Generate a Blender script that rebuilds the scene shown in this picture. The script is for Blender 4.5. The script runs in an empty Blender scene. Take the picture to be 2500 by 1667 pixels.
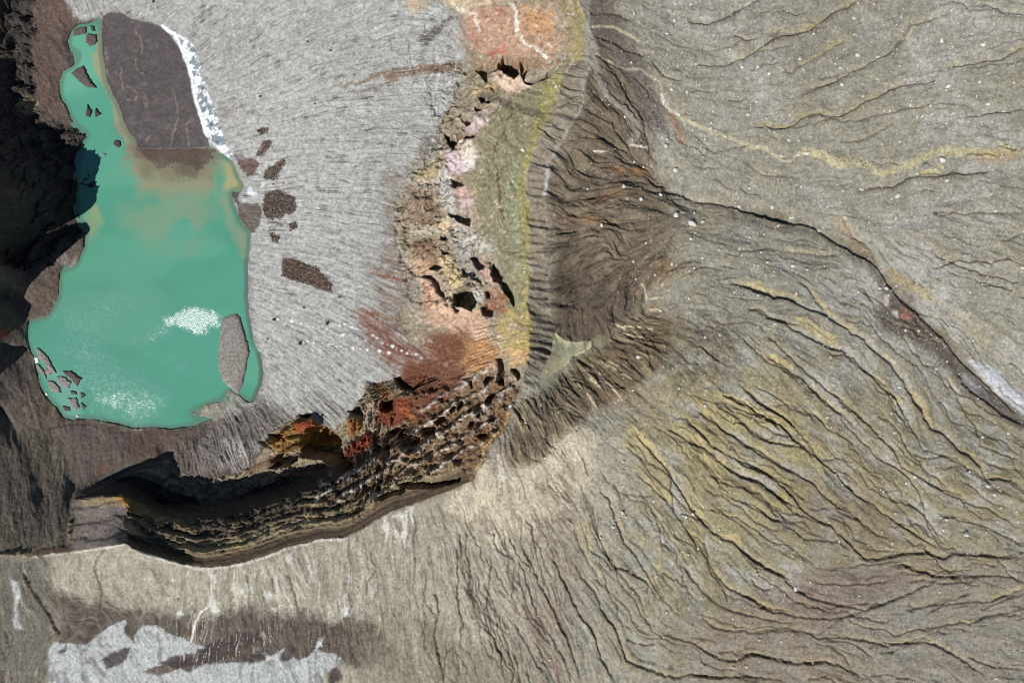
import bpy, bmesh, math, random
import numpy as np

# ------------------------------------------------------------------ camera, sky, sun, exposure
scene = bpy.context.scene
COLL = scene.collection
CAM_H = 560.0                      # metres above the datum of the outer slope
FOC = 24.0 / 36.0 * 2500.0         # focal length in photograph pixels
cam_d = bpy.data.cameras.new('camera')
cam_d.lens = 24.0; cam_d.sensor_width = 36.0; cam_d.sensor_fit = 'HORIZONTAL'
cam_d.clip_start = 1.0; cam_d.clip_end = 12000.0
cam = bpy.data.objects.new('camera', cam_d); COLL.objects.link(cam)
cam.location = (0, 0, CAM_H); cam.rotation_euler = (0, 0, 0)
scene.camera = cam

SUN_EL = math.radians(50.0)
SHADOW_AZ = math.radians(38.0)     # shadows run this far to the right of 'up' in the frame
sd = np.array([math.sin(SHADOW_AZ) * math.cos(SUN_EL), math.cos(SHADOW_AZ) * math.cos(SUN_EL), -math.sin(SUN_EL)])
world = bpy.data.worlds.new('World'); scene.world = world; world.use_nodes = True
wn = world.node_tree.nodes; wl = world.node_tree.links
bg = wn['Background']; bg.inputs['Strength'].default_value = 0.07
sky = wn.new('ShaderNodeTexSky'); sky.sky_type = 'NISHITA'; sky.sun_disc = False
sky.sun_elevation = SUN_EL; sky.sun_rotation = math.pi + SHADOW_AZ
sky.altitude = 1800.0; sky.air_density = 1.0; sky.dust_density = 0.3
wl.new(sky.outputs[0], bg.inputs[0])
sun_d = bpy.data.lights.new('sun', 'SUN'); sun_d.energy = 5.0; sun_d.angle = math.radians(0.5); sun_d.color = (1.0, 0.965, 0.92)
sun = bpy.data.objects.new('sun', sun_d); COLL.objects.link(sun)
from mathutils import Vector
sun.rotation_euler = Vector(sd).to_track_quat('-Z', 'Y').to_euler()
sun.location = (-300, -400, 700)
scene.view_settings.view_transform = 'Standard'; scene.view_settings.look = 'None'
scene.view_settings.exposure = 0.0; scene.view_settings.gamma = 1.0
scene.cycles.pixel_filter_type = 'BLACKMAN_HARRIS'; scene.cycles.filter_width = 0.9
scene.cycles.max_bounces = 4; scene.cycles.diffuse_bounces = 2

# ------------------------------------------------------------------ the sheet of ground: sample grid
STEP = 2.0
U0, U1, V0, V1 = -260.0, 2760.0, -200.0, 1868.0
us = np.arange(U0, U1 + .1, STEP, dtype=np.float32); vs = np.arange(V0, V1 + .1, STEP, dtype=np.float32)
NX, NY = len(us), len(vs)
U, V = np.meshgrid(us, vs)
Z_LAKE = -45.0
f32 = np.float32

def unproject(u, v, z):
    k = (CAM_H - z) / FOC
    return (u - 1250.0) * k, -(v - 833.5) * k, z

# frames of reference for the measured outlines (origin in the photograph, magnification)
FR = {'A': (0, 0, 2.8), 'B': (0, 500, 2.8), 'C': (0, 1000, 3.36), 'D': (0, 1280, 2.6133), 'E': (600, 0, 2.6133),
      'F': (600, 500, 2.6133), 'G': (600, 880, 2.904), 'H': (1250, 0, 3.1357), 'I': (1800, 0, 3.1357),
      'J': (1250, 400, 2.6129), 'K': (1800, 450, 2.6129), 'L': (1250, 950, 2.187), 'M': (1800, 950, 2.187),
      'W': (0, 0, 0.9408), 'P': (0, 0, 1.0), 'Q': (0, 300, 4.613), 'N': (960, 560, 3.733), 'O': (1040, 120, 3.733),
      'R': (600, 860, 6.533), 'S': (1100, 860, 4.48), 'T': (150, 1080, 2.8), 'X': (500, 1080, 2.8)}

def pts(s, fr='P'):
    ox, oy, k = FR[fr]
    a = np.array([[float(t) for t in p.split(',')] for p in s.split()], dtype=np.float64)
    a[:, 0] = a[:, 0] / k + ox; a[:, 1] = a[:, 1] / k + oy
    return a

# ------------------------------------------------------------------ noise
def vn(x, y, seed):
    t = np.random.RandomState(seed).rand(257, 257).astype(f32) * 2 - 1
    t[256] = t[0]; t[:, 256] = t[:, 0]
    xi = np.floor(x).astype(np.int32); yi = np.floor(y).astype(np.int32)
    fx = (x - xi).astype(f32); fy = (y - yi).astype(f32)
    fx = fx * fx * (3 - 2 * fx); fy = fy * fy * (3 - 2 * fy)
    xi &= 255; yi &= 255
    a = t[yi, xi]; b = t[yi, xi + 1]; c = t[yi + 1, xi]; d = t[yi + 1, xi + 1]
    a += (b - a) * fx; c += (d - c) * fx
    a += (c - a) * fy
    return a

def fbm(x, y, scale, seed, octs=4, gain=0.5):
    r = np.zeros(np.shape(x), f32); amp = 1.0; tot = 0
    ca, sa = math.cos(.6), math.sin(.6)
    for o in range(octs):
        s = 2.0 ** o / scale
        r += amp * vn((x * ca - y * sa) * s + 17.3 * o, (x * sa + y * ca) * s + 5.1 * o, seed + o)
        tot += amp; amp *= gain
        ca, sa = ca * .8 - sa * .6, ca * .6 + sa * .8
    return r / tot

def ridged(x, y, scale, seed, octs=3):
    r = np.zeros(np.shape(x), f32); amp = 1.0; tot = 0
    for o in range(octs):
        s = 2.0 ** o / scale
        n = 1 - np.abs(vn(x * s + 31.7 * o, y * s + 11.9 * o, seed + o)) * 2.0
        r += amp * n; tot += amp; amp *= .5
    return r / tot

def sstep(a, b, x):
    t = np.clip((x - a) / (b - a), 0, 1); return t * t * (3 - 2 * t)

def blur(a, r, n=2):
    for _ in range(n):
        for ax in (0, 1):
            p = np.pad(a, [(r + 1, r) if i == ax else (0, 0) for i in (0, 1)], mode='edge')
            c = np.cumsum(p, axis=ax, dtype=np.float64)
            L = a.shape[ax]
            hi = np.take(c, np.arange(2 * r + 1, L + 2 * r + 1), axis=ax); lo = np.take(c, np.arange(0, L), axis=ax)
            a = ((hi - lo) / (2 * r + 1)).astype(f32)
    return a

WF1 = fbm(U, V, 15, 23, 3) * 4.5 + fbm(U, V, 5, 25, 2) * 2.6
WF2 = fbm(U, V, 15, 43, 3) * 4.5 + fbm(U, V, 5, 45, 2) * 2.6
WX = fbm(U, V, 46, 11) * 9 + fbm(U, V, 12, 21, 3) * 5 + fbm(U, V, 5, 27, 2) * 3
WY = fbm(U, V, 46, 31) * 9 + fbm(U, V, 12, 41, 3) * 5 + fbm(U, V, 5, 29, 2) * 3
N8 = fbm(U, V, 16, 51, 3); N30 = fbm(U, V, 60, 61, 4); N100 = fbm(U, V, 200, 71, 4); NF = fbm(U, V, 5, 81, 2)

# ------------------------------------------------------------------ masks from outlines
def box(p, R):
    i0 = max(0, int((p[:, 0].min() - R - U0) / STEP)); i1 = min(NX, int((p[:, 0].max() + R - U0) / STEP) + 2)
    j0 = max(0, int((p[:, 1].min() - R - V0) / STEP)); j1 = min(NY, int((p[:, 1].max() + R - V0) / STEP) + 2)
    return (slice(j0, max(j1, j0 + 1)), slice(i0, max(i1, i0 + 1)))

def poly_sd(p, x, y):
    d2 = np.full(x.shape, 1e12, f32); ins = np.zeros(x.shape, bool)
    n = len(p)
    for k in range(n):
        ax, ay = p[k]; bx, by = p[(k + 1) % n]
        ex, ey = bx - ax, by - ay; L = ex * ex + ey * ey + 1e-9
        t = np.clip(((x - ax) * ex + (y - ay) * ey) / L, 0, 1)
        dx = x - ax - t * ex; dy = y - ay - t * ey
        np.minimum(d2, dx * dx + dy * dy, out=d2)
        if ay != by:
            c = ((y < ay) != (y < by)) & (x < ex * (y - ay) / ey + ax)
            ins ^= c
    d = np.sqrt(d2)
    return np.where(ins, d, -d).astype(f32)

def area(s, fr='P', feather=8.0, warp=1.0):
    p = pts(s, fr) if isinstance(s, str) else s
    sl = box(p, feather + 16 * warp + 4)
    d = poly_sd(p, U[sl] + WX[sl] * warp, V[sl] + WY[sl] * warp)
    return sl, sstep(-feather, feather, d)

def full(sm):
    m = np.zeros((NY, NX), f32); m[sm[0]] = sm[1]; return m

def full_area(*a, **k):
    return full(area(*a, **k))

def dense(p, step=4.0):
    out = []
    for a, b in zip(p[:-1], p[1:]):
        n = max(1, int(np.hypot(*(b - a)[:2]) / step))
        for t in range(n): out.append(a + (b - a) * t / n)
    out.append(p[-1]); return np.array(out)

SHX, SHY = math.sin(SHADOW_AZ), -math.cos(SHADOW_AZ)     # shadow direction on the photograph

def line(s, fr='P', R=20.0, warp=0.35, fine=0.0):
    """distance to a polyline, side (positive towards the shadow side) and run 0..1"""
    p = pts(s, fr) if isinstance(s, str) else s
    sl = box(p, R + 10)
    x = U[sl] + WX[sl] * warp + WF1[sl] * fine; y = V[sl] + WY[sl] * warp + WF2[sl] * fine
    best = np.full(x.shape, 1e9, f32); side = np.zeros(x.shape, f32); run = np.zeros(x.shape, f32)
    seg = np.hypot(*(p[1:] - p[:-1]).T); cum = np.concatenate([[0], np.cumsum(seg)])
    for k in range(len(p) - 1):
        ax, ay = p[k]; ex, ey = p[k + 1] - p[k]; L = ex * ex + ey * ey + 1e-9
        t = np.clip(((x - ax) * ex + (y - ay) * ey) / L, 0, 1)
        dx = x - ax - t * ex; dy = y - ay - t * ey; d = np.sqrt(dx * dx + dy * dy)
        nx, ny = -ey, ex
        if nx * SHX + ny * SHY < 0: nx, ny = -nx, -ny
        m = d < best
        best = np.where(m, d, best); side = np.where(m, np.sign(dx * nx + dy * ny), side)
        run = np.where(m, (cum[k] + t * seg[k]) / cum[-1], run)
    return sl, best, side, run

# ------------------------------------------------------------------ broad relief (heights in metres along measured lines)
CON = []
def con(s, zs, fr='P'):
    p = pts(s, fr)
    if not hasattr(zs, '__len__'): zs = [zs] * len(p)
    assert len(zs) == len(p), (s, len(zs), len(p))
    CON.append(dense(np.column_stack([p, zs])))

# south rim and east ridge
con('-300,1370 0,1352 98,1355 170,1345 240,1334 305,1326 327,1339 357,1351 416,1366 461,1378 500,1384 550,1381 610,1369 655,1354 700,1333',
    [0, 2, 3, 7, 16, 25, 26, 26, 26, 26, 26, 27, 27, 27, 27])
con('600,1371 651,1357 703,1335 779,1317 841,1312 875,1297 910,1276 961,1245 1013,1228 1099,1197 1151,1173 1185,1128 1199,1087 1220,1059 1240,1031 1247,1007 1261,970 1282,954',
    [27, 27, 27, 27, 27, 27, 27, 27, 27, 26, 25, 24, 23, 21, 19, 18, 16, 14])
con('1405,-220 1402,0 1435,64 1448,112 1441,153 1419,204 1417,255 1400,287 1374,335 1362,351 1336,395 1330,472 1323,492 1334,541 1328,572 1330,629 1340,668 1344,763 1353,805',
    [54, 52, 50, 49, 47, 45, 43, 42, 40, 39, 37, 34, 33, 31, 28, 25, 21, 13, 7])
# yellow band on the lip of the east wall
con('1385,-220 1398,0 1412,40 1412,90 1408,140 1372,180 1352,255 1330,290 1302,355 1284,430 1280,500 1285,640 1290,800 1284,900 1275,935',
    [36, 36, 36, 36, 34, 33, 30, 29, 28, 26, 25, 23, 21, 19, 17])
# east wall: middle and foot
con('1240,-200 1200,0 1190,90 1160,135', [8, 8, 6, 4])
con('1215,215 1180,300 1170,400 1180,520 1200,640 1210,760 1200,860', [10, 6, 4, 3, 3, 4, 6])
con('1060,-220 1075,0 1132,42 1134,130 1136,160 1109,237 1075,290 1070,344 1048,387 1008,406 1002,452 967,478 960,536 968,590 975,626 1021,680 1021,714 986,745',
    [-14, -14, -16, -17, -18, -19, -21, -22, -23, -24, -25, -26, -27, -27, -27, -25, -25, -26])
con('986,745 964,776 1002,833 1052,883 975,925 898,940 868,994 845,1028', [-26, -26, -22, -18, -22, -26, -29, -31])
# lower cliffs: crest of the ledge and its foot
con('182,1226 215,1214 260,1209 300,1208 314,1226 326,1262 400,1272 470,1264 540,1256 620,1240 700,1216 764,1192 830,1166 880,1140 940,1105 1000,1070 1060,1030 1110,985 1150,940', [-20, -9, -1, 2, 1, -2, -2, -1, 0, 0, 0, 1, 1, 1, 2, 2, 3, 3, 3])
con('190,1200 230,1184 300,1178 340,1196 400,1234 470,1228 540,1220 620,1206 700,1182 764,1158 820,1134 860,1110 920,1072 980,1040 1040,1000 1090,955 1130,910', [-28, -36, -38, -38, -38, -38, -38, -38, -37, -35, -32, -28, -22, -18, -14, -10, -7])
con('325,1316 360,1332 410,1346 450,1352', [10, 9, 10, 13])
con('180,1206 245,1170 290,1150 360,1140 420,1130 520,1150 600,1160 680,1150 740,1130', [-26, -36, -38, -39, -39, -38, -38, -37, -35])
con('1040,940 990,985 950,1010 900,1050', [-13, -17, -20, -24])
con('845,1028 815,1050 790,1090 790,1120', [-30, -31, -33, -34])

# shore of the lake
con('246,46 236,50 190,61 175,75 165,100 172,125 190,130 180,161 155,175 148,215 150,243 175,289 195,312 214,322 202,348 193,390 188,420 187,486 188,520 208,556 207,600 190,635 155,655 147,690 143,728 116,775 70,785 65,814 75,857 85,890 100,950 139,996 171,1023 232,1023 296,1036 343,1043 411,1045 493,1030 518,1020 530,1000 565,975 607,982 639,932 639,900 622,842 612,800 605,730 604,640 609,580 589,546 568,500 586,465 592,450 571,403 546,382 510,357',
    Z_LAKE + .6)
con('510,357 490,310 472,240 450,130 420,85 385,60 350,52 300,32 264,33 246,46', [-44.2, -43.2, -42.6, -42.2, -42, -42, -42, -42, -43, -44.4])
con('300,60 320,200 330,330', [-43.2, -43.5, -44.0])
con('260,60 250,150 275,230 300,300 330,345 400,362 500,360', -44.6)
# glacier surface
con('430,0 560,120 600,300', [-39, -36, -38])
con('700,-220 700,0 760,200 780,400 770,600 760,800 720,950', [-22, -23, -26, -30, -32, -34, -35])
con('900,-220 900,200 880,420 870,600 880,760', [-18, -21, -26, -28, -28])
con('150,-220 160,0 230,10', [-30, -36, -40])
# left rock wall
con('-260,-220 -256,0 -250,120 -240,260 -230,360 -60,430 -18,470 -14,600 -24,672 -60,716 -116,760 -190,830 -180,900 -130,960 -150,1010 -250,1060', [30, 28, 22, 14, 14, 27, 29, 29, 28, 16, 0, -4, 4, 12, 4, -2])
con('24,-220 26,0 30,100 30,200 60,285 120,340 160,400 175,470 172,545 140,588 70,606 0,615 -60,640', [-34, -35, -36, -37, -39, -41, -43, -44, -44, -43, -36, -28, -16])
con('0,640 60,650 130,660', [-30, -36, -43]); con('0,720 60,740 110,740', [-34, -39, -44])
con('0,850 60,850', [-34, -42])
con('-30,770 -20,800 -10,840', [-14, -12, -26])
# brown slope under the lake, and the spur down it
con('0,1000 60,1080 100,1200 112,1300', [-36, -35, -26, -6])
con('122,1040 128,1100 150,1180 160,1250 163,1330', [-42.5, -39, -31, -17, 2])
con('150,1060 166,1120 178,1196 176,1240 174,1290', [-43, -40.5, -34, -21, -6])
con('260,1060 300,1120', [-42, -36]); con('450,1080 560,1110 640,1080', [-41, -38, -36])
# outer slopes
con('-300,1470 0,1460 150,1450 300,1440 500,1460 700,1450 900,1420 1100,1340 1250,1200', [-12, -8, -4, 6, 10, 10, 12, 15, 18])
con('-300,1868 0,1700 300,1690 600,1700 900,1690 1200,1690 1500,1690 1800,1690 2100,1690 2500,1680 2800,1760', [-50, -36, -28, -25, -22, -18, -20, -24, -27, -30, -36])
con('-300,1868 300,1868 1000,1868 1800,1868 2500,1868', [-60, -50, -42, -46, -50])
con('1340,1020 1480,1060 1600,1080', [18, 20, 26]); con('1700,860 1650,900 1640,960', [28, 29, 28])
con('1440,880 1400,900 1356,930 1330,960', [4.5, 5.5, 8, 11]); con('1356,815 1375,845 1440,850', 3.0)
con('1500,830 1570,790 1590,740 1650,690', [8, 14, 18, 22]); con('1560,950 1600,900', [19, 24])
con('1400,560 1450,640 1420,720 1400,790', [22, 16, 10, 5]); con('1560,620 1520,700', [21, 15])
con('1420,460 1500,430 1560,430', [26, 24, 20]); con('1500,560 1650,560 1800,620', [22, 23, 18])
con('1600,445 1640,475 1694,488 1770,505 1820,525 1880,545 1970,550 2008,573 2065,607 2115,633 2155,674 2182,718 2230,760 2286,818 2330,865 2380,916 2450,985 2500,1025 2800,1240',
    [19, 16, 13, 10.5, 9, 7, 4, 3, 1, -1, -3, -5, -8, -11, -13, -15, -17, -19, -28])
con('1700,60 1900,60 2200,40 2500,20 2800,20', [34, 28, 22, 16, 10]); con('1500,-220 2800,-220', [44, 18])
con('1700,300 2000,250 2300,200 2600,180', [25, 19, 14, 8]); con('1800,420 2050,400 2300,410 2700,420', [17, 10, 6, -2])
con('2200,600 2400,700 2700,800', [2, -3, -10]); con('2050,1000 2300,1150 2700,1300', [6, -6, -20])
con('1900,760 1900,900 1900,1050', [18, 19, 12]); con('1700,1150 1900,1300 2200,1356 2330,1358 2700,1355', [12, -4, -17, -19, -26])
con('1400,1400 1700,1480 2000,1500', [2, -10, -16]); con('2300,1250 2600,1260', [-12, -19])
con('1500,1250 1350,1400', [12, 6])

def solve(cons, tops):
    prev = None; pxy = None
    for s, it in ((64, 400), (32, 300), (16, 250), (8, 200), (4, 120)):
        gx = np.arange(U0, U1 + s, s); gy = np.arange(V0, V1 + s, s)
        nx, ny = len(gx), len(gy)
        acc = np.zeros((ny, nx)); cnt = np.zeros((ny, nx))
        for c in cons:
            i = np.rint((c[:, 0] - U0) / s).astype(int); j = np.rint((c[:, 1] - V0) / s).astype(int)
            ok = (i >= 0) & (i < nx) & (j >= 0) & (j < ny)
            np.add.at(acc, (j[ok], i[ok]), c[ok, 2]); np.add.at(cnt, (j[ok], i[ok]), 1)
        fix = cnt > 0; val = np.where(fix, acc / np.maximum(cnt, 1), 0)
        if prev is None: z = np.full((ny, nx), val[fix].mean())
        else: z = resample(prev, pxy[0], pxy[1], gx, gy)
        z = np.where(fix, val, z)
        for _ in range(it):
            p = np.pad(z, 1, mode='edge')
            n = (p[:-2, 1:-1] + p[2:, 1:-1] + p[1:-1, :-2] + p[1:-1, 2:]) * .25
            z = np.where(fix, val, n)
        prev, pxy = z, (gx, gy)
    return prev, pxy

def resample(z, gx, gy, nx_, ny_):
    fx = np.clip((nx_ - gx[0]) / (gx[1] - gx[0]), 0, len(gx) - 1.001); fy = np.clip((ny_ - gy[0]) / (gy[1] - gy[0]), 0, len(gy) - 1.001)
    i = fx.astype(int); j = fy.astype(int); a = (fx - i)[None, :]; b = (fy - j)[:, None]
    q = lambda jj, ii: z[np.ix_(jj, ii)]
    return (q(j, i) * (1 - a) + q(j, i + 1) * a) * (1 - b) + (q(j + 1, i) * (1 - a) + q(j + 1, i + 1) * a) * b

zc, gxy = solve(CON, None)
ZB = resample(zc, gxy[0], gxy[1], us, vs).astype(f32)
ZB = blur(ZB, 2, 2)
ZD = np.zeros((NY, NX), f32)            # fine relief, added straight up

# ------------------------------------------------------------------ region masks
LAKE_S = ('246,46 236,50 215,59 190,61 175,75 165,100 172,125 190,125 195,136 189,150 178,162 165,168 155,175 150,200 147,221 152,243 165,265 175,289 193,311 214,325 214,336 201,345 198,370 193,392 188,421 189,452 187,484 190,517 201,549 212,552 208,582 206,604 199,620 190,640 175,655 153,657 146,668 145,700 143,729 132,750 116,775 100,777 70,784 68,796 64,814 66,832 75,857 84,871 86,893 93,921 100,950 118,975 139,996 150,1014 171,1023 200,1021 232,1023 264,1029 296,1036 321,1043 343,1043 371,1041 411,1045 457,1039 493,1030 518,1021 '
          '500,1019 468,1014 461,1009 486,995 514,980 543,977 554,954 561,948 577,961 586,964 607,980 618,977 627,961 639,932 641,900 634,864 621,843 614,814 612,793 607,764 605,729 604,679 605,629 609,586 612,568 589,546 579,521 568,500 563,471 567,466 586,464 593,454 579,429 568,404 564,393 546,382 529,368 511,357 500,361 464,364 411,364 332,361 332,343 311,321 302,300 286,257 271,229 257,200 252,161 248,125 246,89')
lake = full_area(LAKE_S, feather=3, warp=.25)
GLAC_S = ('150,-200 1060,-200 1075,0 1090,23 1132,42 1134,130 1136,160 1109,237 1075,290 1070,344 1048,387 1008,406 1002,452 967,478 960,536 968,590 975,626 1021,680 1021,714 986,745 964,776 1002,833 1052,883 975,925 898,940 868,994 845,1028 815,1050 790,1036 772,1016 740,1010 700,1030 665,1051 640,1090 590,1130 520,1155 480,1160 470,1110 500,1060 '
          '540,1010 565,985 607,982 627,961 641,900 621,843 612,793 605,700 605,629 612,568 589,546 568,500 593,454 579,429 568,404 546,382 511,357 490,300 470,200 450,125 415,80 385,62 345,48 300,30 264,38 240,48 200,55 180,40 160,0')
glac = full_area(GLAC_S, feather=7, warp=.7)
MUD_S = '252,40 264,33 296,31 321,46 357,54 386,61 411,75 436,96 450,125 459,161 466,200 473,232 480,271 500,311 511,350 511,357 464,364 411,364 332,361 332,343 311,321 302,300 286,257 271,229 257,200 252,161 248,125 246,89'
mud = full_area(MUD_S, feather=3, warp=.3)
SNOW_S = 'P 0,0'
snow_p = pts('1100,170 1200,215 1270,255 1335,330 1365,430 1405,560 1445,700 1500,800 1520,900 1550,1000 1605,1085 1560,1085 1480,1012 1410,930 1370,830 1340,740 1320,640 1300,540 1270,430 1235,330 1180,250', 'A')
snow = full_area(snow_p, feather=3.5, warp=.45)
WALL_S = ('-40,1352 98,1355 170,1345 240,1334 305,1326 327,1339 357,1351 416,1366 461,1378 500,1384 550,1381 610,1369 655,1354 703,1335 779,1317 841,1312 875,1297 910,1276 961,1245 1013,1228 1099,1197 1151,1173 1185,1128 1199,1087 1220,1059 1240,1031 1247,1007 1261,970 1275,945 1284,900 1290,800 1285,640 1280,500 1284,430 1302,355 1330,290 1352,255 1372,180 1408,140 1412,90 1412,40 1398,0 1390,-220 '
          '1060,-220 1075,0 1132,42 1134,130 1136,160 1109,237 1075,290 1070,344 1048,387 1008,406 1002,452 967,478 960,536 968,590 975,626 1021,680 1021,714 986,745 964,776 1002,833 1052,883 975,925 898,940 868,994 845,1028 815,1050 790,1036 772,1016 740,1010 700,1030 665,1051 640,1095 610,1140 560,1160 500,1175 440,1160 410,1120 350,1130 300,1160 240,1196 185,1210 172,1270 165,1335')
wall = full_area(WALL_S, feather=5, warp=.5)
LEFTW_S = '-260,-200 60,-200 78,0 82,100 84,190 97,260 100,300 150,300 180,300 205,330 235,380 243,430 238,500 215,550 200,590 170,600 130,640 60,660 0,640 -260,640'
leftw = full_area(LEFTW_S, feather=10, warp=1)
BASIN_S = '1440,60 1450,115 1441,153 1419,204 1417,255 1374,335 1362,351 1336,395 1330,472 1323,492 1334,541 1330,629 1340,668 1344,763 1353,805 1375,845 1440,845 1480,820 1545,770 1575,740 1580,700 1640,640 1560,600 1600,520 1700,500 1640,475 1596,440 1590,380 1570,300 1500,150'
basin = full_area(BASIN_S, feather=18, warp=1.2)
POND_S = 'J 0,0'
pond_p = pts('272,1085 300,1105 340,1130 420,1135 470,1125 505,1120 500,1165 480,1185 440,1210 400,1220 370,1245 340,1290 300,1315 260,1345 240,1370 215,1390 185,1370 190,1330 220,1270 255,1190', 'J')
pond = full_area(pond_p, feather=3, warp=.35)
RIBS_S = '1398,0 1405,-200 1420,-200 1402,0 1435,64 1448,112 1441,153 1419,204 1417,255 1374,335 1362,351 1336,395 1330,472 1323,492 1334,541 1330,629 1340,668 1344,763 1353,805 1353,845 1325,900 1300,945 1280,955 1278,930 1288,880 1293,800 1288,640 1286,500 1290,430 1306,360 1336,290 1358,255 1376,185 1410,145 1416,90'
ribs = full_area(RIBS_S, feather=4, warp=.5)
FANS_S = '1500,822 1545,775 1590,745 1640,790 1640,860 1600,920 1520,960 1440,1010 1360,1080 1300,1130 1240,1150 1215,1080 1250,1010 1300,960 1330,965 1390,905 1440,865'
fans = full_area(FANS_S, feather=14, warp=1.2)
GLAC2_S = '119,1586 130,1563 184,1575 214,1575 237,1548 268,1529 306,1513 302,1548 325,1571 333,1544 352,1525 383,1525 413,1544 459,1559 482,1571 509,1582 459,1605 386,1624 344,1640 386,1647 459,1624 574,1617 643,1613 689,1586 704,1582 727,1617 773,1586 819,1598 834,1624 788,1647 784,1667 760,1868 100,1868 122,1667'
glac2 = full_area(GLAC2_S, feather=4, warp=.7)
outer = np.clip(1 - np.maximum.reduce([glac, wall, lake, mud, leftw]), 0, 1)
inside = sstep(0.45, .55, np.maximum.reduce([glac, wall, lake, mud, leftw, snow]))

# ------------------------------------------------------------------ gullies (outline, frame, depth m, bank width px, ochre on the sunny bank 0..1)
GUL = []
def g(fr, s, d=1.2, w=9, o=.6): GUL.append((s, fr, d, w, o))
g('L', '640,430 720,500 800,580 870,660 930,750 980,830 1040,900 1080,980 1150,1060 1250,1110 1350,1160 1531,1200', 1.5, 10, .7)
g('L', '600,300 690,380 760,470 840,540 890,600 950,660', 1.2, 9, .9)
g('L', '640,220 710,300 770,370 840,450 900,540 950,640 1000,690 1060,760 1120,800 1190,820 1250,890 1330,940 1430,990 1531,1050', 2.0, 11, .8)
g('L', '810,200 880,240 960,290 1040,330 1110,390 1170,440 1240,480 1320,500 1400,560 1470,610 1531,650', 2.0, 12, .8)
g('L', '920,170 1000,230 1080,310 1140,350 1230,390 1330,430 1420,490 1531,540', 1.6, 10, .7)
g('L', '985,110 1060,170 1140,230 1220,280 1320,330 1400,380 1470,430 1531,445', 1.6, 11, .8)
g('L', '1140,30 1230,70 1310,130 1410,180 1470,230 1531,290', 1.8, 12, .9)
g('L', '1080,90 1170,130 1250,190 1290,250 1360,280 1460,290 1531,310', 1.1, 8, .5)
g('L', '1230,0 1320,80 1420,140 1531,210', 1.2, 9, .5)
g('L', '460,530 520,590 560,720 600,820 660,890 720,990 760,1050 810,1150', 1.5, 9, .6)
g('L', '420,680 460,780 500,870 560,970 620,1040 680,1110 710,1180', 1.2, 8, .6)
g('L', '360,500 400,580 440,680 470,800', .8, 7, .6); g('L', '330,740 370,850 410,930 470,1010', .8, 8, .7)
g('L', '60,840 100,930 140,1030 190,1120 240,1230 290,1330 330,1440 370,1568', 1.5, 8, .1)
g('L', '30,900 70,1000 110,1150 160,1250 230,1360 280,1450 320,1568', 1.4, 8, .1)
g('L', '210,880 250,980 310,1100 350,1190 420,1280 450,1350 475,1440 530,1530 560,1568', 1.9, 10, .2)
g('L', '310,900 370,1000 440,1080 490,1200 550,1280 580,1360 610,1450 680,1480 780,1520 870,1545 960,1530 1080,1540 1230,1535 1400,1550', 1.9, 10, .5)
g('L', '610,1330 700,1370 770,1360', 1.2, 8, .2); g('L', '780,1300 860,1330 950,1350 1020,1390 1100,1440 1190,1450 1260,1420 1330,1420 1420,1440 1531,1470', 1.8, 12, .4)
g('L', '890,920 960,1010 1030,1090 1100,1150 1180,1190 1280,1210 1380,1230 1450,1250 1531,1240', 1.3, 10, .4)
g('L', '1000,1200 1060,1260 1130,1290 1230,1290 1320,1300 1420,1290 1531,1290', 1.3, 10, .5)
g('L', '1100,540 1180,580 1260,620 1330,660 1400,700 1531,730', 1.0, 8, .5)
g('L', '980,350 1080,470 1160,560', .6, 7, .4); g('L', '1050,600 1150,680 1250,740 1310,800 1420,860 1531,920', .8, 7, .3)
g('L', '0,1240 60,1330 120,1450 170,1520', 1.2, 8, .2); g('L', '0,1390 30,1480 40,1568', 1.4, 8, 0)
g('L', '550,720 620,800 700,870 780,980 870,1080', .7, 8, .6); g('L', '740,640 800,730 870,830 950,950', .7, 8, .5)
g('M', '905,0 940,60 985,100 990,160 1040,220 1100,240 1150,290 1190,330 1250,370 1300,430 1340,490 1400,480 1480,500 1531,530', 2.6, 14, .7)
g('M', '780,10 850,50 890,130 930,200 1000,330 1080,350 1150,380 1240,430 1310,470', 1.2, 8, .3)
g('M', '480,0 560,60 620,120 690,180 760,260 830,320 880,420 950,460 1040,510 1120,560 1230,610 1330,640 1430,690 1531,760', 1.6, 9, .3)
g('M', '390,0 470,80 550,140 590,200 640,250 720,330 760,380 850,420 920,480 960,540 1000,620 1010,700 1050,780 1110,850', 1.5, 8, .4)
g('M', '40,0 110,70 200,130 290,190 350,250 400,320 440,380', 1.3, 9, .6)
g('M', '0,75 80,130 160,170 230,200 300,260 370,330 430,370 510,440 570,500 640,570 720,620 800,680 880,730 960,790 1040,830 1110,860', 2.0, 10, .5)
g('M', '0,170 90,240 180,280 260,300 340,310 380,330', 1.2, 9, .5)
g('M', '0,280 80,320 160,370 250,430 330,460 400,500 450,560 540,630 600,660 660,710 720,760 780,800', 1.9, 10, .5)
g('M', '0,385 70,420 160,460 240,520 290,570 340,640 420,700 500,730 560,790 620,850 690,910 760,910 850,890 940,875 1010,870 1060,890 1110,915 1150,880 1250,885 1350,890 1440,905 1531,885', 2.3, 12, .3)
g('M', '0,470 90,490 170,540 240,600 300,660 370,690', 1.4, 9, .4)
g('M', '0,600 90,620 150,670 220,710 300,750 360,800 460,810 540,820 620,870', 1.4, 10, .2)
g('M', '0,830 70,910 150,960 230,1000 300,1060 360,1100 430,1130 520,1150 600,1170 690,1180 780,1150 850,1120 930,1090 1010,1050 1090,1000', 1.7, 10, .2)
g('M', '490,960 580,955 650,940 760,930 850,910', 1.0, 8, .1); g('M', '390,1030 470,1045 600,1045 700,1045 780,1035 830,1015', 1.2, 8, .1)
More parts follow.
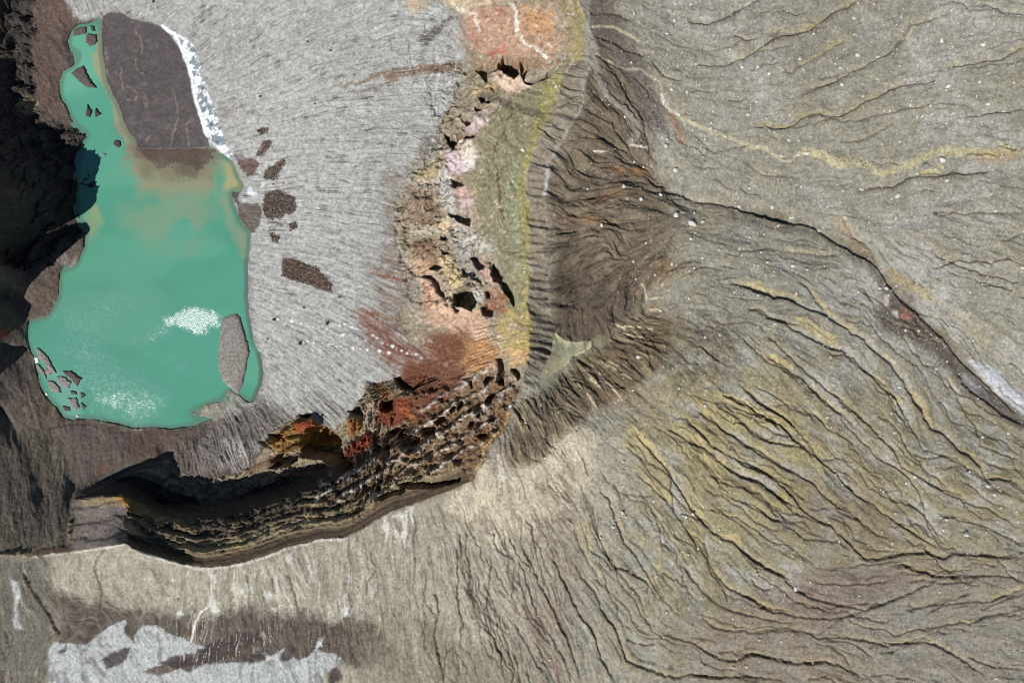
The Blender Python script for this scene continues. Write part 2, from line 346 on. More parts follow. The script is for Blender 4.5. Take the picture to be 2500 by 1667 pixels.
g('M', '0,1090 60,1120 130,1160 200,1190 280,1205 360,1220 430,1220 510,1230 580,1220 690,1180', 1.6, 9, .3)
g('M', '90,1290 180,1285 260,1275 340,1290 400,1310 430,1335 510,1330 580,1325 660,1340 740,1360 800,1370 900,1360 1000,1355 1060,1370 1120,1400 1190,1440 1270,1500 1350,1530', 1.8, 11, .5)
g('M', '0,1440 80,1420 150,1430 230,1455 310,1465 400,1465 470,1460 540,1475 610,1510 680,1550', 2.2, 12, .5)
g('M', '880,1170 930,1185 1010,1160 1100,1150 1190,1145 1280,1135 1350,1130 1420,1110 1480,1085 1531,1065', 1.1, 12, 1)
g('M', '980,1275 1080,1270 1160,1250 1250,1250 1330,1220 1400,1205 1480,1210 1531,1215', 1.1, 10, .9)
g('M', '0,1510 70,1535 150,1545 260,1560', 1.0, 10, 1); g('M', '1230,1430 1290,1460 1360,1480 1440,1490 1531,1500', 1.2, 8, .3)
g('M', '800,590 850,605 920,620 980,660 1020,700 1060,760 1110,840', 1.4, 8, .3); g('M', '1080,690 1150,690 1230,710 1310,730 1400,770 1480,810 1531,840', 1.5, 10, .1)
g('M', '860,930 960,970 1060,1000 1150,1005 1250,1000 1380,995 1480,1005 1531,1020', 1.3, 10, .3)
g('M', '380,120 440,150 480,210 540,240 600,280 620,310', 1.3, 8, .3); g('M', '560,330 640,390 720,450 780,480', .9, 7, .3)
g('M', '150,730 250,820 330,880 420,940', .8, 8, .1); g('M', '550,660 640,700 700,760 820,800', 1.2, 8, .2)
g('M', '1350,180 1420,200 1531,290', .8, 8, .3); g('M', '1180,480 1260,520 1340,600 1450,640', .8, 8, .2)
g('M', '430,1320 520,1240 640,1190', .8, 8, .1); g('M', '500,1380 560,1420 600,1470', .8, 8, .4)
g('K', '0,165 120,200 220,235 330,250 420,260 490,280 540,320 620,370 690,410 740,450 820,480 890,530 920,590 950,640 1000,700 1060,760 1120,810 1200,880 1270,960 1330,1010 1380,1080 1440,1150 1510,1210 1600,1290 1700,1380 1760,1450 1829,1500', 3.2, 22, .1)
g('K', '1400,1200 1430,1270 1500,1330 1600,1400 1700,1480 1829,1540', 3.0, 16, 0)
g('K', '0,640 100,680 200,715 290,725 360,750 430,790 500,810 560,840 620,880 690,920 740,960 800,990 860,1050 920,1110 980,1150 1010,1200 1050,1250 1090,1320 1130,1390 1170,1450 1200,1510 1230,1568', 2.4, 13, .8)
g('K', '390,620 450,660 490,720 520,770 570,800', 1.1, 10, 1)
g('K', '150,850 230,860 300,880 360,930 440,970 520,1010 600,1050 680,1070 740,1110 800,1170 860,1230 920,1300 1000,1360 1040,1420 1070,1480', 1.9, 12, .9)
g('K', '170,960 260,1030 330,1100 390,1160 470,1220 550,1290 620,1350 690,1420 770,1480 860,1560', 1.4, 10, .7)
g('K', '180,1090 250,1140 330,1190 410,1240 480,1310 560,1380 640,1450 700,1490 760,1568', 1.4, 11, .9)
g('K', '0,1270 90,1340 180,1410 270,1480 360,1540', 1.4, 9, .7); g('K', '0,1390 80,1430 160,1480 220,1520 280,1568', 1.4, 9, .8)
g('K', '100,1280 200,1330 280,1370 350,1440 440,1470 510,1480 570,1540', 1.2, 8, .4)
g('K', '1240,430 1290,470 1370,500 1450,530 1520,550 1580,580 1660,590 1720,610 1829,640', 1.3, 8, .3)
g('K', '1220,180 1350,180 1460,190 1600,185 1720,180 1829,200', .6, 8, .2); g('K', '0,435 120,420 210,410 290,430 370,440 460,450 560,460 650,450', .6, 8, 1)
g('K', '80,800 150,800 230,850 330,880', 1.1, 8, .5); g('K', '960,1360 1000,1440 1060,1500 1100,1568', .8, 8, .2)
g('J', '830,60 870,100 900,130 960,170 1000,190 1090,210 1160,240 1260,250 1350,270 1430,290 1510,310 1590,340 1680,370 1829,390', 2.6, 16, .05)
g('J', '1380,770 1450,770 1520,790 1600,830 1690,850 1780,870 1829,900', 1.8, 12, .8); g('J', '1500,930 1560,935 1640,980 1710,1000 1780,1020 1829,1040', 1.4, 10, .5)
g('J', '1470,1120 1560,1200 1640,1270 1720,1310 1829,1380', 1.0, 10, .9); g('J', '1340,1470 1400,1500 1480,1550', 1.6, 10, .8)
g('J', '1140,400 1090,390 1040,440 1010,490 960,550 920,580 880,640 830,660', .8, 9, .3); g('J', '1115,650 1050,670 1000,690 960,750 930,800', .8, 8, .2)
g('J', '400,160 480,150 560,130 680,110 800,110 900,125', 1.2, 10, 0); g('J', '500,270 600,200 720,170 850,140', 1.4, 14, .2)
g('J', '360,300 400,335 470,310 540,310 640,330 690,330', 1.6, 12, .3); g('J', '220,465 300,450 360,440 430,430', 1.8, 9, .1)
g('J', '230,640 300,620 360,580 420,550', 1.2, 9, 0); g('J', '330,720 400,650 440,610', 1.0, 8, .3); g('J', '460,680 520,640 610,600', .8, 8, .3); g('J', '780,930 790,800 820,760', 1.2, 10, .2)
g('H', '640,480 720,530 790,590 830,660 880,750 950,850 1000,950 1010,1050 1040,1130 1070,1220', 1.6, 9, 0)
g('H', '650,540 690,590 740,690 800,770 880,830 930,890 960,960', 1.5, 12, 0); g('H', '530,830 590,860 650,890 720,920 780,970 830,1040 870,1100 910,1170', 1.9, 12, 0)
g('H', '420,1070 540,1060 680,1070 760,1110 840,1150 900,1180', 1.6, 14, 0); g('H', '640,290 720,310 800,340 900,400 1010,440', 1.5, 14, 0)
g('H', '1070,480 1110,530 1180,600 1250,620 1310,620', 1.3, 8, .1); g('H', '930,580 990,650 1040,700 1050,770', 1.1, 8, 0); g('H', '560,640 640,700 700,800 790,930', .9, 8, 0); g('H', '430,960 500,960 580,1010', .8, 8, 0); g('H', '720,760 790,850 860,1040', .7, 8, 0)
g('H', '400,1130 450,1200 480,1280 550,1340 650,1360 760,1370 880,1350 1000,1350 1060,1370', 1.4, 10, 0)
g('H', '600,120 700,110 820,110 900,170', 1.2, 16, 0); g('H', '310,1200 350,1260 420,1310 480,1340', 1.0, 8, 0)
g('H', '350,520 430,490 500,500', 1.2, 8, 0); g('H', '430,560 480,590 540,605', 1.8, 9, 0); g('H', '395,640 440,675 510,685', 1.8, 9, 0); g('H', '420,760 500,735', 1.2, 8, 0); g('H', '340,840 420,800 520,815', 1.4, 8, 0); g('H', '310,950 350,985 420,992', 2.0, 12, 0); g('H', '190,970 260,1030 340,1072', 1.6, 12, 0)
g('I', '0,490 80,430 150,390 220,330 300,280 380,265 470,270 560,230 620,190 700,130 760,90 850,50 920,0', 2.4, 17, .5)
g('H', '1340,170 1400,190 1500,180 1600,150 1680,110 1760,70 1850,20 1900,0', 1.9, 14, .7)
g('H', '1400,490 1500,510 1600,510 1700,480 1780,440', 1.4, 12, .5); g('H', '1680,270 1790,310 1900,290', 1.0, 12, 1)
g('I', '100,990 200,970 300,990 380,985 450,955 490,910 560,890 630,870 700,900 780,890 850,870 920,820 980,780 1060,760 1150,700 1250,660 1350,640 1440,610', 1.6, 12, .9)
g('I', '480,760 560,700 650,660 740,630 820,590 900,550 980,510 1060,460 1140,430 1200,380 1280,300 1330,200 1450,170 1560,130 1650,80', 1.1, 12, .35)
g('I', '1740,890 1850,890 1950,870 2050,855 2195,840', 1.5, 10, .5); g('I', '780,1090 870,1080 960,1075 1020,1050 1130,990 1200,930', .9, 9, .3)
g('I', '1600,510 1720,510 1820,490 1920,460 2010,460 2100,420 2195,360', 1.1, 10, .8); g('I', '900,1480 1000,1440 1100,1440 1200,1430 1300,1370 1400,1350 1550,1350 1650,1320 1800,1330 1950,1310', 1.2, 14, .3)
g('I', '320,560 420,560 470,510 560,470 640,430 720,370 820,340', .8, 12, .8); g('I', '620,610 720,590 800,570', .9, 8, .1); g('I', '920,940 1000,900 1100,880 1300,830 1420,830', .7, 9, .7); g('I', '130,400 250,380 400,350', .5, 10, .7); g('I', '1830,60 1900,40 2060,100 2195,120', .7, 14, .5)
g('P', '1058,1440 1072,1490 1060,1550 1078,1640 1085,1667', 1.6, 9, .1); g('P', '700,1400 720,1450 728,1500', 1.0, 8, 0); g('P', '665,1410 672,1450', .9, 8, 0)
g('P', '190,1500 240,1495 250,1510', .9, 6, 0); g('P', '50,1390 80,1450 120,1500 137,1540 110,1570', 2.0, 14, 0); g('P', '1180,1420 1200,1470 1240,1540', 1.1, 8, 0)

# ------------------------------------------------------------------ grain direction of the slopes
FA = []
def fl(s, ang, fr='P'):
    p = pts(s, fr)
    for q in p: FA.append((q[0], q[1], math.radians(ang)))
fl('400,20 600,-100 560,60', -42); fl('650,120 800,20 900,-150', -28); fl('620,280 750,250 900,150', -16); fl('700,420 900,330 1000,200', -6); fl('700,560 880,480', 4)
fl('700,680 880,600 950,640', 14); fl('690,800 850,740', 24); fl('690,900 800,860 900,850', 34); fl('700,1000 800,960 760,930', 46); fl('620,1060 660,1010 680,1080', 62); fl('560,1080 520,1120', 75)
fl('50,1400 200,1400 500,1440 800,1400 900,1500 500,1600', 92); fl('1000,1350 1050,1500 1100,1600', 86); fl('1200,1250 1180,1400', 74); fl('1250,1120 1350,1100 1300,1200', 60)
fl('1500,850 1560,800', 15); fl('1450,900 1520,900', 35); fl('1400,960 1480,980', 48); fl('1320,1000 1300,1060', 66); fl('1230,1100 1220,1180', 80)
fl('1310,300 1330,420', 8); fl('1310,560 1315,700 1320,800', 10); fl('1290,900 1310,880', 25); fl('1400,80 1430,30', 60)
fl('1250,500 1260,300 1240,700', 95); fl('1200,420 1150,600', 70); fl('1240,860 1250,800', 30); fl('1200,60 1300,40', 70)
fl('40,1250 100,1150 140,1250 230,1080', 88); fl('60,900 40,1000', 75); fl('110,180 120,60', 65); fl('60,680', 30); fl('1100,1000 1000,1050', -32); fl('800,1200 600,1280 400,1280', -6); fl('950,1180 1100,1130', -25); fl('240,1280', -12)
fl('1400,650 1500,600', 55); fl('1400,820 1470,830', 88); fl('1640,880 1700,940', 55); fl('1700,620 1800,580', 20)
CA = np.array(FA)
for s, fr, d, w, o in GUL:
    p = dense(pts(s, fr), 60)
    for a, b in zip(p[:-1], p[1:]):
        FA.append(((a[0] + b[0]) / 2, (a[1] + b[1]) / 2, math.atan2(b[1] - a[1], b[0] - a[0])))
CA = np.array(FA)
cgx = np.arange(U0, U1 + 24, 24.); cgy = np.arange(V0, V1 + 24, 24.)
GX, GY = np.meshgrid(cgx, cgy); c2 = np.zeros(GX.shape); s2 = np.zeros(GX.shape)
for x, y, a in CA:
    w = 1.0 / ((GX - x) ** 2 + (GY - y) ** 2 + 500.0) ** 1.6
    c2 += w * math.cos(2 * a); s2 += w * math.sin(2 * a)
th = 0.5 * np.arctan2(resample(s2, cgx, cgy, us, vs), resample(c2, cgx, cgy, us, vs))
FX0 = np.cos(th).astype(f32); FY0 = np.sin(th).astype(f32)
AUTO = []
arng = random.Random(31)
def channels(n, region, dmin, dmax, lmin, lmax, o, wmin=5, wmax=8, fork=.35):
    made = 0; tries = 0
    js, is_ = np.where(region > .6)
    while made < n and tries < n * 6:
        tries += 1
        q = arng.randrange(len(js)); x, y = float(us[is_[q]]), float(vs[js[q]])
        L = arng.uniform(lmin, lmax); p = [(x, y)]; px = py = None; wob = 0
        while L > 0:
            i = int((x - U0) / STEP); j = int((y - V0) / STEP)
            if not (2 < i < NX - 3 and 2 < j < NY - 3) or region[j, i] < .3: break
            dx, dy = float(FX0[j, i]), float(FY0[j, i])
            if px is None:
                zf = ZB[min(NY - 1, max(0, j + int(dy * 12))), min(NX - 1, max(0, i + int(dx * 12)))]
                if zf > ZB[j, i]: dx, dy = -dx, -dy
            elif dx * px + dy * py < 0: dx, dy = -dx, -dy
            px, py = dx, dy
            wob = wob * .6 + arng.gauss(0, .28)
            c, s_ = math.cos(wob), math.sin(wob); st = 11
            x += (dx * c - dy * s_) * st; y += (dx * s_ + dy * c) * st; L -= st; p.append((x, y))
        if len(p) > 4:
            AUTO.append((np.array(p), 'P', arng.uniform(dmin, dmax), arng.uniform(wmin, wmax), o * arng.random())); made += 1
flank0 = outer * sstep(1330, 1500, U) * sstep(-120, 60, V + .30 * (U - 1500) - 870) * (1 - fans) * (1 - basin)
upper0 = outer * sstep(1560, 1700, U) * (1 - flank0) * (1 - basin)
south0 = outer * sstep(1400, 1250, U) * sstep(1180, 1260, V) * (1 - glac2)
channels(190, flank0, .45, 1.15, 60, 300, .7)
channels(60, upper0, .3, .7, 40, 160, .6)
channels(70, south0 * sstep(1100, 1250, V), .25, .7, 50, 220, .1)
channels(40, south0 * sstep(950, 1150, U), .6, 1.3, 90, 260, .1)
channels(90, basin, .3, .8, 40, 170, 0, 4, 9)
channels(70, fans, .5, 1.3, 40, 110, 0, 4, 7)
channels(30, outer * (U < 420) * (V < 1340), .15, .4, 50, 160, 0)
GUL += AUTO
th = th + (fbm(U, V, 40, 111, 3) * .55 + fbm(U, V, 11, 115, 2) * .35) * (1 - .6 * glac)
DX = np.cos(th).astype(f32); DY = np.sin(th).astype(f32)

def lic(chs, L):
    I, J = np.meshgrid(np.arange(NX, dtype=f32), np.arange(NY, dtype=f32))
    out = [c.copy() for c in chs]; flat = [c.ravel() for c in chs]
    for sg in (1, -1):
        x = I.copy(); y = J.copy(); px = DX * sg; py = DY * sg
        for k in range(L):
            x += px; y += py
            idx = np.clip(np.rint(y), 0, NY - 1).astype(np.int32) * NX + np.clip(np.rint(x), 0, NX - 1).astype(np.int32)
            for o, c in zip(out, flat): o += c[idx]
            qx = DX.ravel()[idx]; qy = DY.ravel()[idx]
            s = np.where(qx * px + qy * py < 0, -1, 1).astype(f32)
            px = qx * s; py = qy * s
    return [(o - o.mean()) / o.std() for o in out]

rs = np.random.RandomState(5)
S1, S2, S3 = lic([rs.randn(NY, NX).astype(f32), fbm(U, V, 9, 131, 2), fbm(U, V, 26, 141, 2)], 14)
SS, SG = lic([rs.randn(NY, NX).astype(f32), fbm(U, V, 7, 151, 2)], 4)
S4 = lic([fbm(U, V, 6, 161, 2)], 24)[0]
G1 = rs.randn(NY, NX).astype(f32); G2 = blur(rs.randn(NY, NX).astype(f32), 1, 1) * 3

# ------------------------------------------------------------------ colour of the ground (surface colours, with some light and shade painted in)
KAL = 1.10
def alb(c):
    c = np.array(c, float) / 255.0
    return (np.where(c <= .04045, c / 12.92, ((c + .055) / 1.055) ** 2.4) / KAL).astype(f32)
COL = np.zeros((NY, NX, 3), f32)
def paint(sm, c, amt=1.0):
    sl, m = sm
    m = np.clip(m * amt, 0, 1)[..., None]
    COL[sl] = COL[sl] * (1 - m) + alb(c) * m
def pa(s, c, fr='P', amt=1.0, feather=8.0, warp=1.0, tex=None, lo=-.3, hi=.3):
    sl, m = area(s, fr, feather, warp)
    if tex is not None: m = m * sstep(lo, hi, tex[sl])
    paint((sl, m), c, amt)
def pl(s, c, fr='P', w=4.0, amt=1.0, warp=.35, tex=None, lo=-.3, hi=.3):
    sl, d, sg, run = line(s, fr, w * 2 + 4, warp)
    m = 1 - sstep(w * .5, w * 1.1, d)
    if tex is not None: m = m * sstep(lo, hi, tex[sl])
    paint((sl, m), c, amt)
ALL = (slice(0, NY), slice(0, NX))
def pm(m, c, amt=1.0): paint((ALL, m), c, amt)

# outer slopes
COL[:] = alb((146, 142, 127))
east = sstep(1350, 1750, U + WX * 3)
pm(sstep(-.2, .5, N100 + .6 * N30) * east, (166, 164, 157), .85)
pm(sstep(.1, 1, S3 * .35 + N30 * 1.2 + S2 * .2) * east, (142, 135, 112), .6); pm(sstep(.3, .9, N30 * 1.4 - S3 * .3) * east * sstep(900, 300, V), (122, 118, 108), .5)
lower = sstep(600, 1000, V + (U - 1800) * -.25 + WY * 4)
pm(east * lower * sstep(-.9, .6, S3 * .6 + N100), (138, 129, 100), .8); pm(east * full_area('1420,1010 1600,960 1760,900 1900,960 2050,1100 1950,1250 1750,1300 1600,1250 1480,1130', feather=90) * sstep(-1.2, .8, S3 * .6 + N30), (158, 146, 104), .6)
pm(east * sstep(.3, 1.6, S2 + N30) * lower, (108, 99, 80), .5)
pa('2100,1400 1800,1450 1650,1560 1700,1668 1900,1800 2700,1800 2700,1320 2300,1370', (128, 116, 105), amt=.6, feather=60)
pa('2050,1420 2500,1420 2600,1700 2200,1700 2000,1560', (138, 136, 125), amt=.5, feather=60)
pa('1900,1150 2200,1240 2250,1330 2050,1340 1900,1280', (112, 97, 78), amt=.45, feather=50)
pa('1990,1380 2300,1380 2200,1440 2000,1540 1880,1500', (120, 103, 94), amt=.5, feather=30)
# south outer slope
pa('-260,1340 300,1320 500,1385 700,1350 1000,1230 1150,1170 1240,1040 1340,1010 1500,1080 1560,1200 1400,1300 1300,1600 1300,1868 -260,1868', (155, 149, 133), feather=40)
pa('1150,1170 1190,1100 1215,1060 1240,1120 1400,1050 1450,1060 1460,1150 1400,1220 1330,1290 1200,1330 1130,1260', (188, 177, 155), feather=28, warp=2)
pl('1215,1062 1230,1090 1235,1130 1225,1165', (214, 205, 188), w=16, amt=.8)
pa('1310,1180 1420,1130 1400,1260 1420,1400 1400,1700 1200,1700 1280,1400', (124, 105, 92), amt=.75, feather=30, warp=2.4, tex=S2, lo=-.6, hi=1)
pa('980,60 1060,40 1110,10 1200,80 1190,210 1140,330 1100,440 1060,420 1020,300 1000,180', (206, 200, 186), 'G', amt=.9, feather=6, warp=1.2) if False else None
pa('985,1110 1060,1090 1180,1020 1215,1040 1200,1150 1180,1260 1140,1330 1110,1290 1080,1300 1050,1230 1010,1290 990,1220', (200, 195, 184), 'G', amt=.85, feather=6, warp=1.3, tex=S2 + N30, lo=-1.6, hi=-.2)
pa('1040,1180 1080,1250 1090,1310 1065,1290', (150, 138, 122), 'G', amt=.8, feather=4); pa('1185,1140 1205,1150 1190,1240 1160,1300 1150,1270', (140, 124, 108), 'G', amt=.8, feather=4)
pa('1440,930 1500,920 1600,900 1680,940 1690,1000 1650,1090 1560,1140 1480,1110 1420,1050', (205, 192, 168), 'G', amt=.7, feather=14); pa('1560,920 1620,950 1600,1060 1560,1010', (165, 155, 142), 'G', amt=.7, feather=6)
pa('1450,1100 1500,1130 1580,1140 1640,1110 1700,1040 1720,1060 1650,1140 1560,1170 1480,1150', (150, 130, 110), 'G', amt=.7, feather=8); pa('1270,1120 1340,1090 1350,1110 1290,1155', (150, 135, 118), 'G', amt=.7, feather=6)
pa('-260,1340 98,1357 130,1420 125,1500 130,1560 120,1660 100,1868 -260,1868', (96, 92, 84), amt=.9, feather=22, warp=2)
pa('130,1440 180,1450 250,1475 300,1480 360,1490 420,1490 480,1530 560,1490 640,1490 720,1500 800,1510 900,1520 960,1560 960,1610 860,1640 830,1600 700,1640 560,1640 420,1660 130,1600', (86, 77, 71), amt=.92, feather=18, warp=2.4)
pa('760,1420 850,1440 960,1470 1080,1500 1100,1600 1000,1680 900,1600', (128, 116, 98), amt=.6, feather=40, warp=2, tex=N30, lo=-.5, hi=.4)
pa('900,1560 1000,1540 1100,1560 1300,1600 1300,1868 860,1868', (122, 116, 100), amt=.55, feather=40, warp=2)
pm(full_area('560,1400 900,1400 960,1500 860,1520 560,1490', feather=20, warp=2) * sstep(.5, 1.3, S2 + N30), (205, 202, 195), .4)
so = full_area('-260,1400 1500,1200 1500,1868 -260,1868', feather=60) * (1 - glac2)
pm(so * sstep(.3, 1.5, -S2 - .5 * N30), (112, 104, 92), .4); pm(so * sstep(.6, 1.8, S1 * .5 + S2 * .6), (186, 180, 164), .35)
pm(full_area('100,1450 500,1490 900,1510 980,1600 700,1640 130,1610', feather=30, warp=2) * sstep(-.1, .6, N8 + .4 * S2 + .3 * NF), (58, 52, 50), .55)
pa('1320,520 1335,440 1355,420 1370,470 1400,560 1370,590 1340,560', (198, 196, 190), 'D', amt=.8, feather=5); pl('1320,530 1280,560 1250,620 1235,680 1220,740', (205, 200, 192), 'D', w=3.5, amt=.9); pl('1270,275 1330,300 1360,330 1355,400', (190, 186, 178), 'D', w=7, amt=.8)
pa('60,350 110,370 130,430 110,530 110,600 150,650 120,660 90,580 85,480', (176, 178, 178), 'D', amt=.95, feather=5)
pa('1060,460 1085,455 1080,500', (200, 198, 190), 'D', feather=3); pa('1140,550 1165,540 1170,570 1130,585', (205, 205, 198), 'D', feather=3)
pa('1840,200 1880,170 1870,260 1830,250', (190, 188, 180), 'D', amt=.8, feather=5); pa('1970,180 1990,280 2020,360 1970,380', (180, 178, 172), 'D', amt=.7, feather=6); pa('1690,420 1740,430 1740,490 1690,490', (190, 190, 186), 'D', amt=.7, feather=6); pa('2180,540 2240,550 2230,600 2170,600', (205, 203, 196), 'D', amt=.8, feather=6, warp=1.5)
pl('0,1353 98,1357 170,1347 240,1337 305,1329 357,1354 416,1369 461,1381 500,1387 550,1384 610,1372 655,1357 703,1338 779,1320 841,1315', (196, 190, 178), w=5, amt=.75)
glac2 = np.clip(glac2 * sstep(-.9, -.45, N30 * .8 + N8 * .5 + .1 * S2 + 1.2 * (glac2 - .75)), 0, 1)
pm(glac2, (166, 169, 167))
pm(glac2 * sstep(.2, 1.1, S2 * .7 + N30 * 1.2 + .5 * N8), (116, 113, 110), .65); pm(glac2 * sstep(.5, 1.2, N8 + N30 - .2 * S2), (92, 86, 84), .6)
for s in ('390,1615 470,1590 540,1560 600,1540 640,1560 560,1600 460,1640', '560,1600 640,1590 650,1605 600,1612', '682,1605 712,1568 727,1588 716,1612 700,1618', '800,1640 828,1628 834,1660 800,1668', '250,1610 280,1590 318,1575 315,1595 290,1625 262,1632', '140,1590 170,1572 150,1600'):
    pa(s, (66, 58, 56), amt=.9, feather=4, warp=.8)
pm(full_area('600,1560 830,1560 840,1640 640,1640', feather=16) * sstep(.35, .8, N8 + N30 * .5), (222, 224, 222), .8)
pm(full_area('430,1500 640,1540 700,1520 560,1620 440,1640', feather=16, warp=2) * sstep(.9, 1.7, S1 + .6 * N30), (190, 182, 172), .7)

# upper right: brown around the ridge, side basin
pa('1420,-200 1480,-200 1500,40 1560,130 1600,200 1580,330 1620,450 1660,560 1640,660 1580,720 1540,780 1480,830 1380,850 1345,800 1330,500 1370,330 1440,120 1430,40', (120, 109, 92), feather=26, warp=2)
pm(basin * sstep(-.4, .8, S2 * .5 + N30), (92, 82, 68), .75)
pa('1400,60 1470,-20 1520,60 1560,140 1620,280 1630,330 1560,300 1540,200 1480,120 1440,90', (104, 95, 90), amt=.8, feather=14)
pl('1440,112 1462,140 1490,150 1525,168 1560,170 1590,190 1610,200 1618,235 1640,275', (168, 158, 140), w=4, amt=.8)
pl('1447,64 1500,66 1530,82 1556,98', (188, 176, 148), w=4, amt=.8); pl('1617,232 1622,255 1640,275 1658,282', (205, 198, 180), w=4, amt=.9); pl('1640,280 1655,320 1662,345', (150, 112, 92), w=9, amt=.7)
pl('1444,150 1480,230 1510,255 1545,290 1555,320 1540,350', (146, 139, 130), w=12, amt=.7)
pl('1402,0 1435,64 1448,112 1441,153 1419,204 1417,255 1400,287 1374,335 1362,351 1336,395 1330,472', (150, 145, 136), w=9, amt=.9)
pl('1450,366 1478,372', (205, 198, 185), w=2.5); pl('1540,355 1580,362', (205, 198, 185), w=2.5)
pl('1330,395 1336,430 1330,470', (182, 180, 182), w=9, amt=.7)
pa('720,1290 800,1270 900,1290 1010,1300 1040,1340 960,1350 880,1330 800,1340', (150, 108, 70), 'H', amt=.75, feather=10); pa('640,1510 760,1470 880,1460 860,1490 720,1530 600,1550', (150, 104, 66), 'H', amt=.7, feather=10)
pa('330,345 480,320 620,340 680,350 600,385 460,390 340,370', (140, 112, 84), 'J', amt=.7, feather=8)
pa('900,600 1110,640 1060,690 960,760 900,760', (140, 112, 80), 'J', amt=.5, feather=20); pa('1180,280 1340,270 1400,330 1250,420 1150,440', (150, 130, 80), 'J', amt=.35, feather=40)
pa('270,600 470,640 640,760 800,830 790,960 620,1090 480,1120 330,1130 270,1060 245,800', (80, 71, 60), 'J', amt=.7, feather=30, warp=2)
pa('1330,960 1380,930 1500,1070 1420,1300 1300,1450 1080,1480 960,1420 900,1250 950,1080 1100,980', (112, 104, 90), 'J', amt=.75, feather=50, warp=3, tex=N8, lo=-.5, hi=.3)
pa('640,1180 900,1060 1000,1000 1100,1000 900,1220 700,1320 800,1440 900,1560 500,1560 500,1300', (128, 104, 76), 'J', amt=.6, feather=40, warp=2)
pm(fans, (98, 84, 66), .8)
pm(fans * sstep(.5, 1.5, S2), (172, 158, 126), .55)
pa('560,1120 640,1090 560,1250 420,1330 300,1440 200,1480 240,1390 300,1330 400,1240', (92, 88, 62), 'J', amt=.55, feather=30)
for s in ('640,1020 700,1040 720,1050', '700,1080 830,1105', '720,1030 900,1050', '860,860 960,855', '830,770 850,800 860,850', '930,800 960,770', '880,930 940,930', '620,1260 670,1290', '560,1340 640,1430 700,1510', '640,1300 760,1380', '500,1370 560,1420', '480,1470 540,1560'):
    pl(s, (205, 190, 158), 'J', w=3.2, amt=.75)
pm(ribs, (128, 119, 104)); pm(ribs * sstep(.2, 1.3, S2), (150, 142, 126), .6)
pa('1395,-200 1425,-200 1440,60 1450,115 1440,160 1415,140 1412,60 1400,0', (142, 138, 128), amt=.9, feather=8)
pm(pond, (160, 153, 124)); pm(pond * sstep(.2, .6, N30 + N8 * .5), (176, 176, 148), .7)
pl('272,1085 300,1105 340,1130', (188, 186, 150), 'J', w=2.5, amt=.8); pl('505,1120 500,1165 480,1185 440,1210 400,1220 370,1245 340,1290', (190, 188, 150), 'J', w=2.5, amt=.8)
pl('80,1440 120,1400 160,1390 215,1380', (140, 136, 120), 'J', w=16, amt=.7); pl('1250,1010 1235,1060 1200,1110', (140, 133, 120), w=16, amt=.7)
# walkers' track and pale ochre washes
pl('1300,910 1440,970 1540,1010 1640,1050 1740,1090 1850,1140 1900,1130 1960,1150 2000,1190 2060,1225 2130,1235 2170,1190 2240,1160', (182, 173, 145), 'H', w=6, amt=.85)
pl('520,1160 640,1180 700,1210 740,1250 790,1262', (188, 177, 142), 'I', w=12, amt=.9); pl('790,1250 900,1248 1000,1262 1060,1310 1130,1335 1200,1300 1300,1270 1400,1220 1500,1170 1620,1150 1700,1165 1850,1160 1950,1180 2030,1140 2195,1170', (176, 168, 134), 'I', w=13, amt=.85)
pl('1410,1330 1500,1310 1560,1290', (178, 168, 124), 'I', w=9, amt=.8); pl('1620,1190 1720,1210 1850,1200 2000,1200 2195,1190', (168, 142, 92), 'I', w=18, amt=.5, tex=N30, lo=-.2, hi=.4)
pl('980,550 1050,610 1140,660 1210,710 1250,760 1340,800 1430,850 1500,940 1580,1020 1640,1080 1720,1140 1750,1190', (166, 150, 110), 'K', w=16, amt=.75, tex=N30, lo=-.35, hi=.3)
pl('640,230 760,380 850,460 900,500', (160, 140, 108), 'K', w=18, amt=.5, tex=N30)
pa('340,830 420,850 520,900 620,970 660,1040 600,1020 500,950 380,890', (184, 170, 122), 'K', amt=.8, feather=7); pa('150,1080 260,1110 340,1170 300,1180 200,1140', (184, 168, 122), 'K', amt=.8, feather=8); pa('0,1390 80,1420 140,1470 60,1460', (184, 168, 116), 'K', amt=.8, feather=8)
pa('110,620 160,630 190,680 140,670', (158, 144, 96), 'K', amt=.8, feather=6); pl('480,690 540,760 620,830', (178, 163, 118), 'K', w=8, amt=.7)
for s in ('640,220 700,290 740,330', '660,440 720,480 790,540 850,590', '610,300 660,330', '1030,90 1120,150 1180,190', '860,190 940,230 1010,290', '1100,30 1180,60 1290,110', '700,250 770,340 800,390', '960,600 1000,650', '1150,790 1200,800', '1030,360 1110,400'):
    pl(s, (184, 169, 124), 'L', w=13, amt=.8, warp=.6, tex=S2 * .6 + N30, lo=-.9, hi=.5)
pa('300,700 420,680 520,780 600,900 480,900 350,820', (176, 164, 130), 'L', amt=.55, feather=24, warp=2, tex=S3, lo=-.6, hi=.6); pa('540,600 700,660 860,880 900,1050 760,1000 640,820', (170, 158, 122), 'L', amt=.5, feather=30, warp=2, tex=S3, lo=-.6, hi=.6)
pa('1000,1080 1180,1100 1180,1150 1060,1180 960,1140', (100, 98, 72), 'L', amt=.55, feather=14, tex=N8)
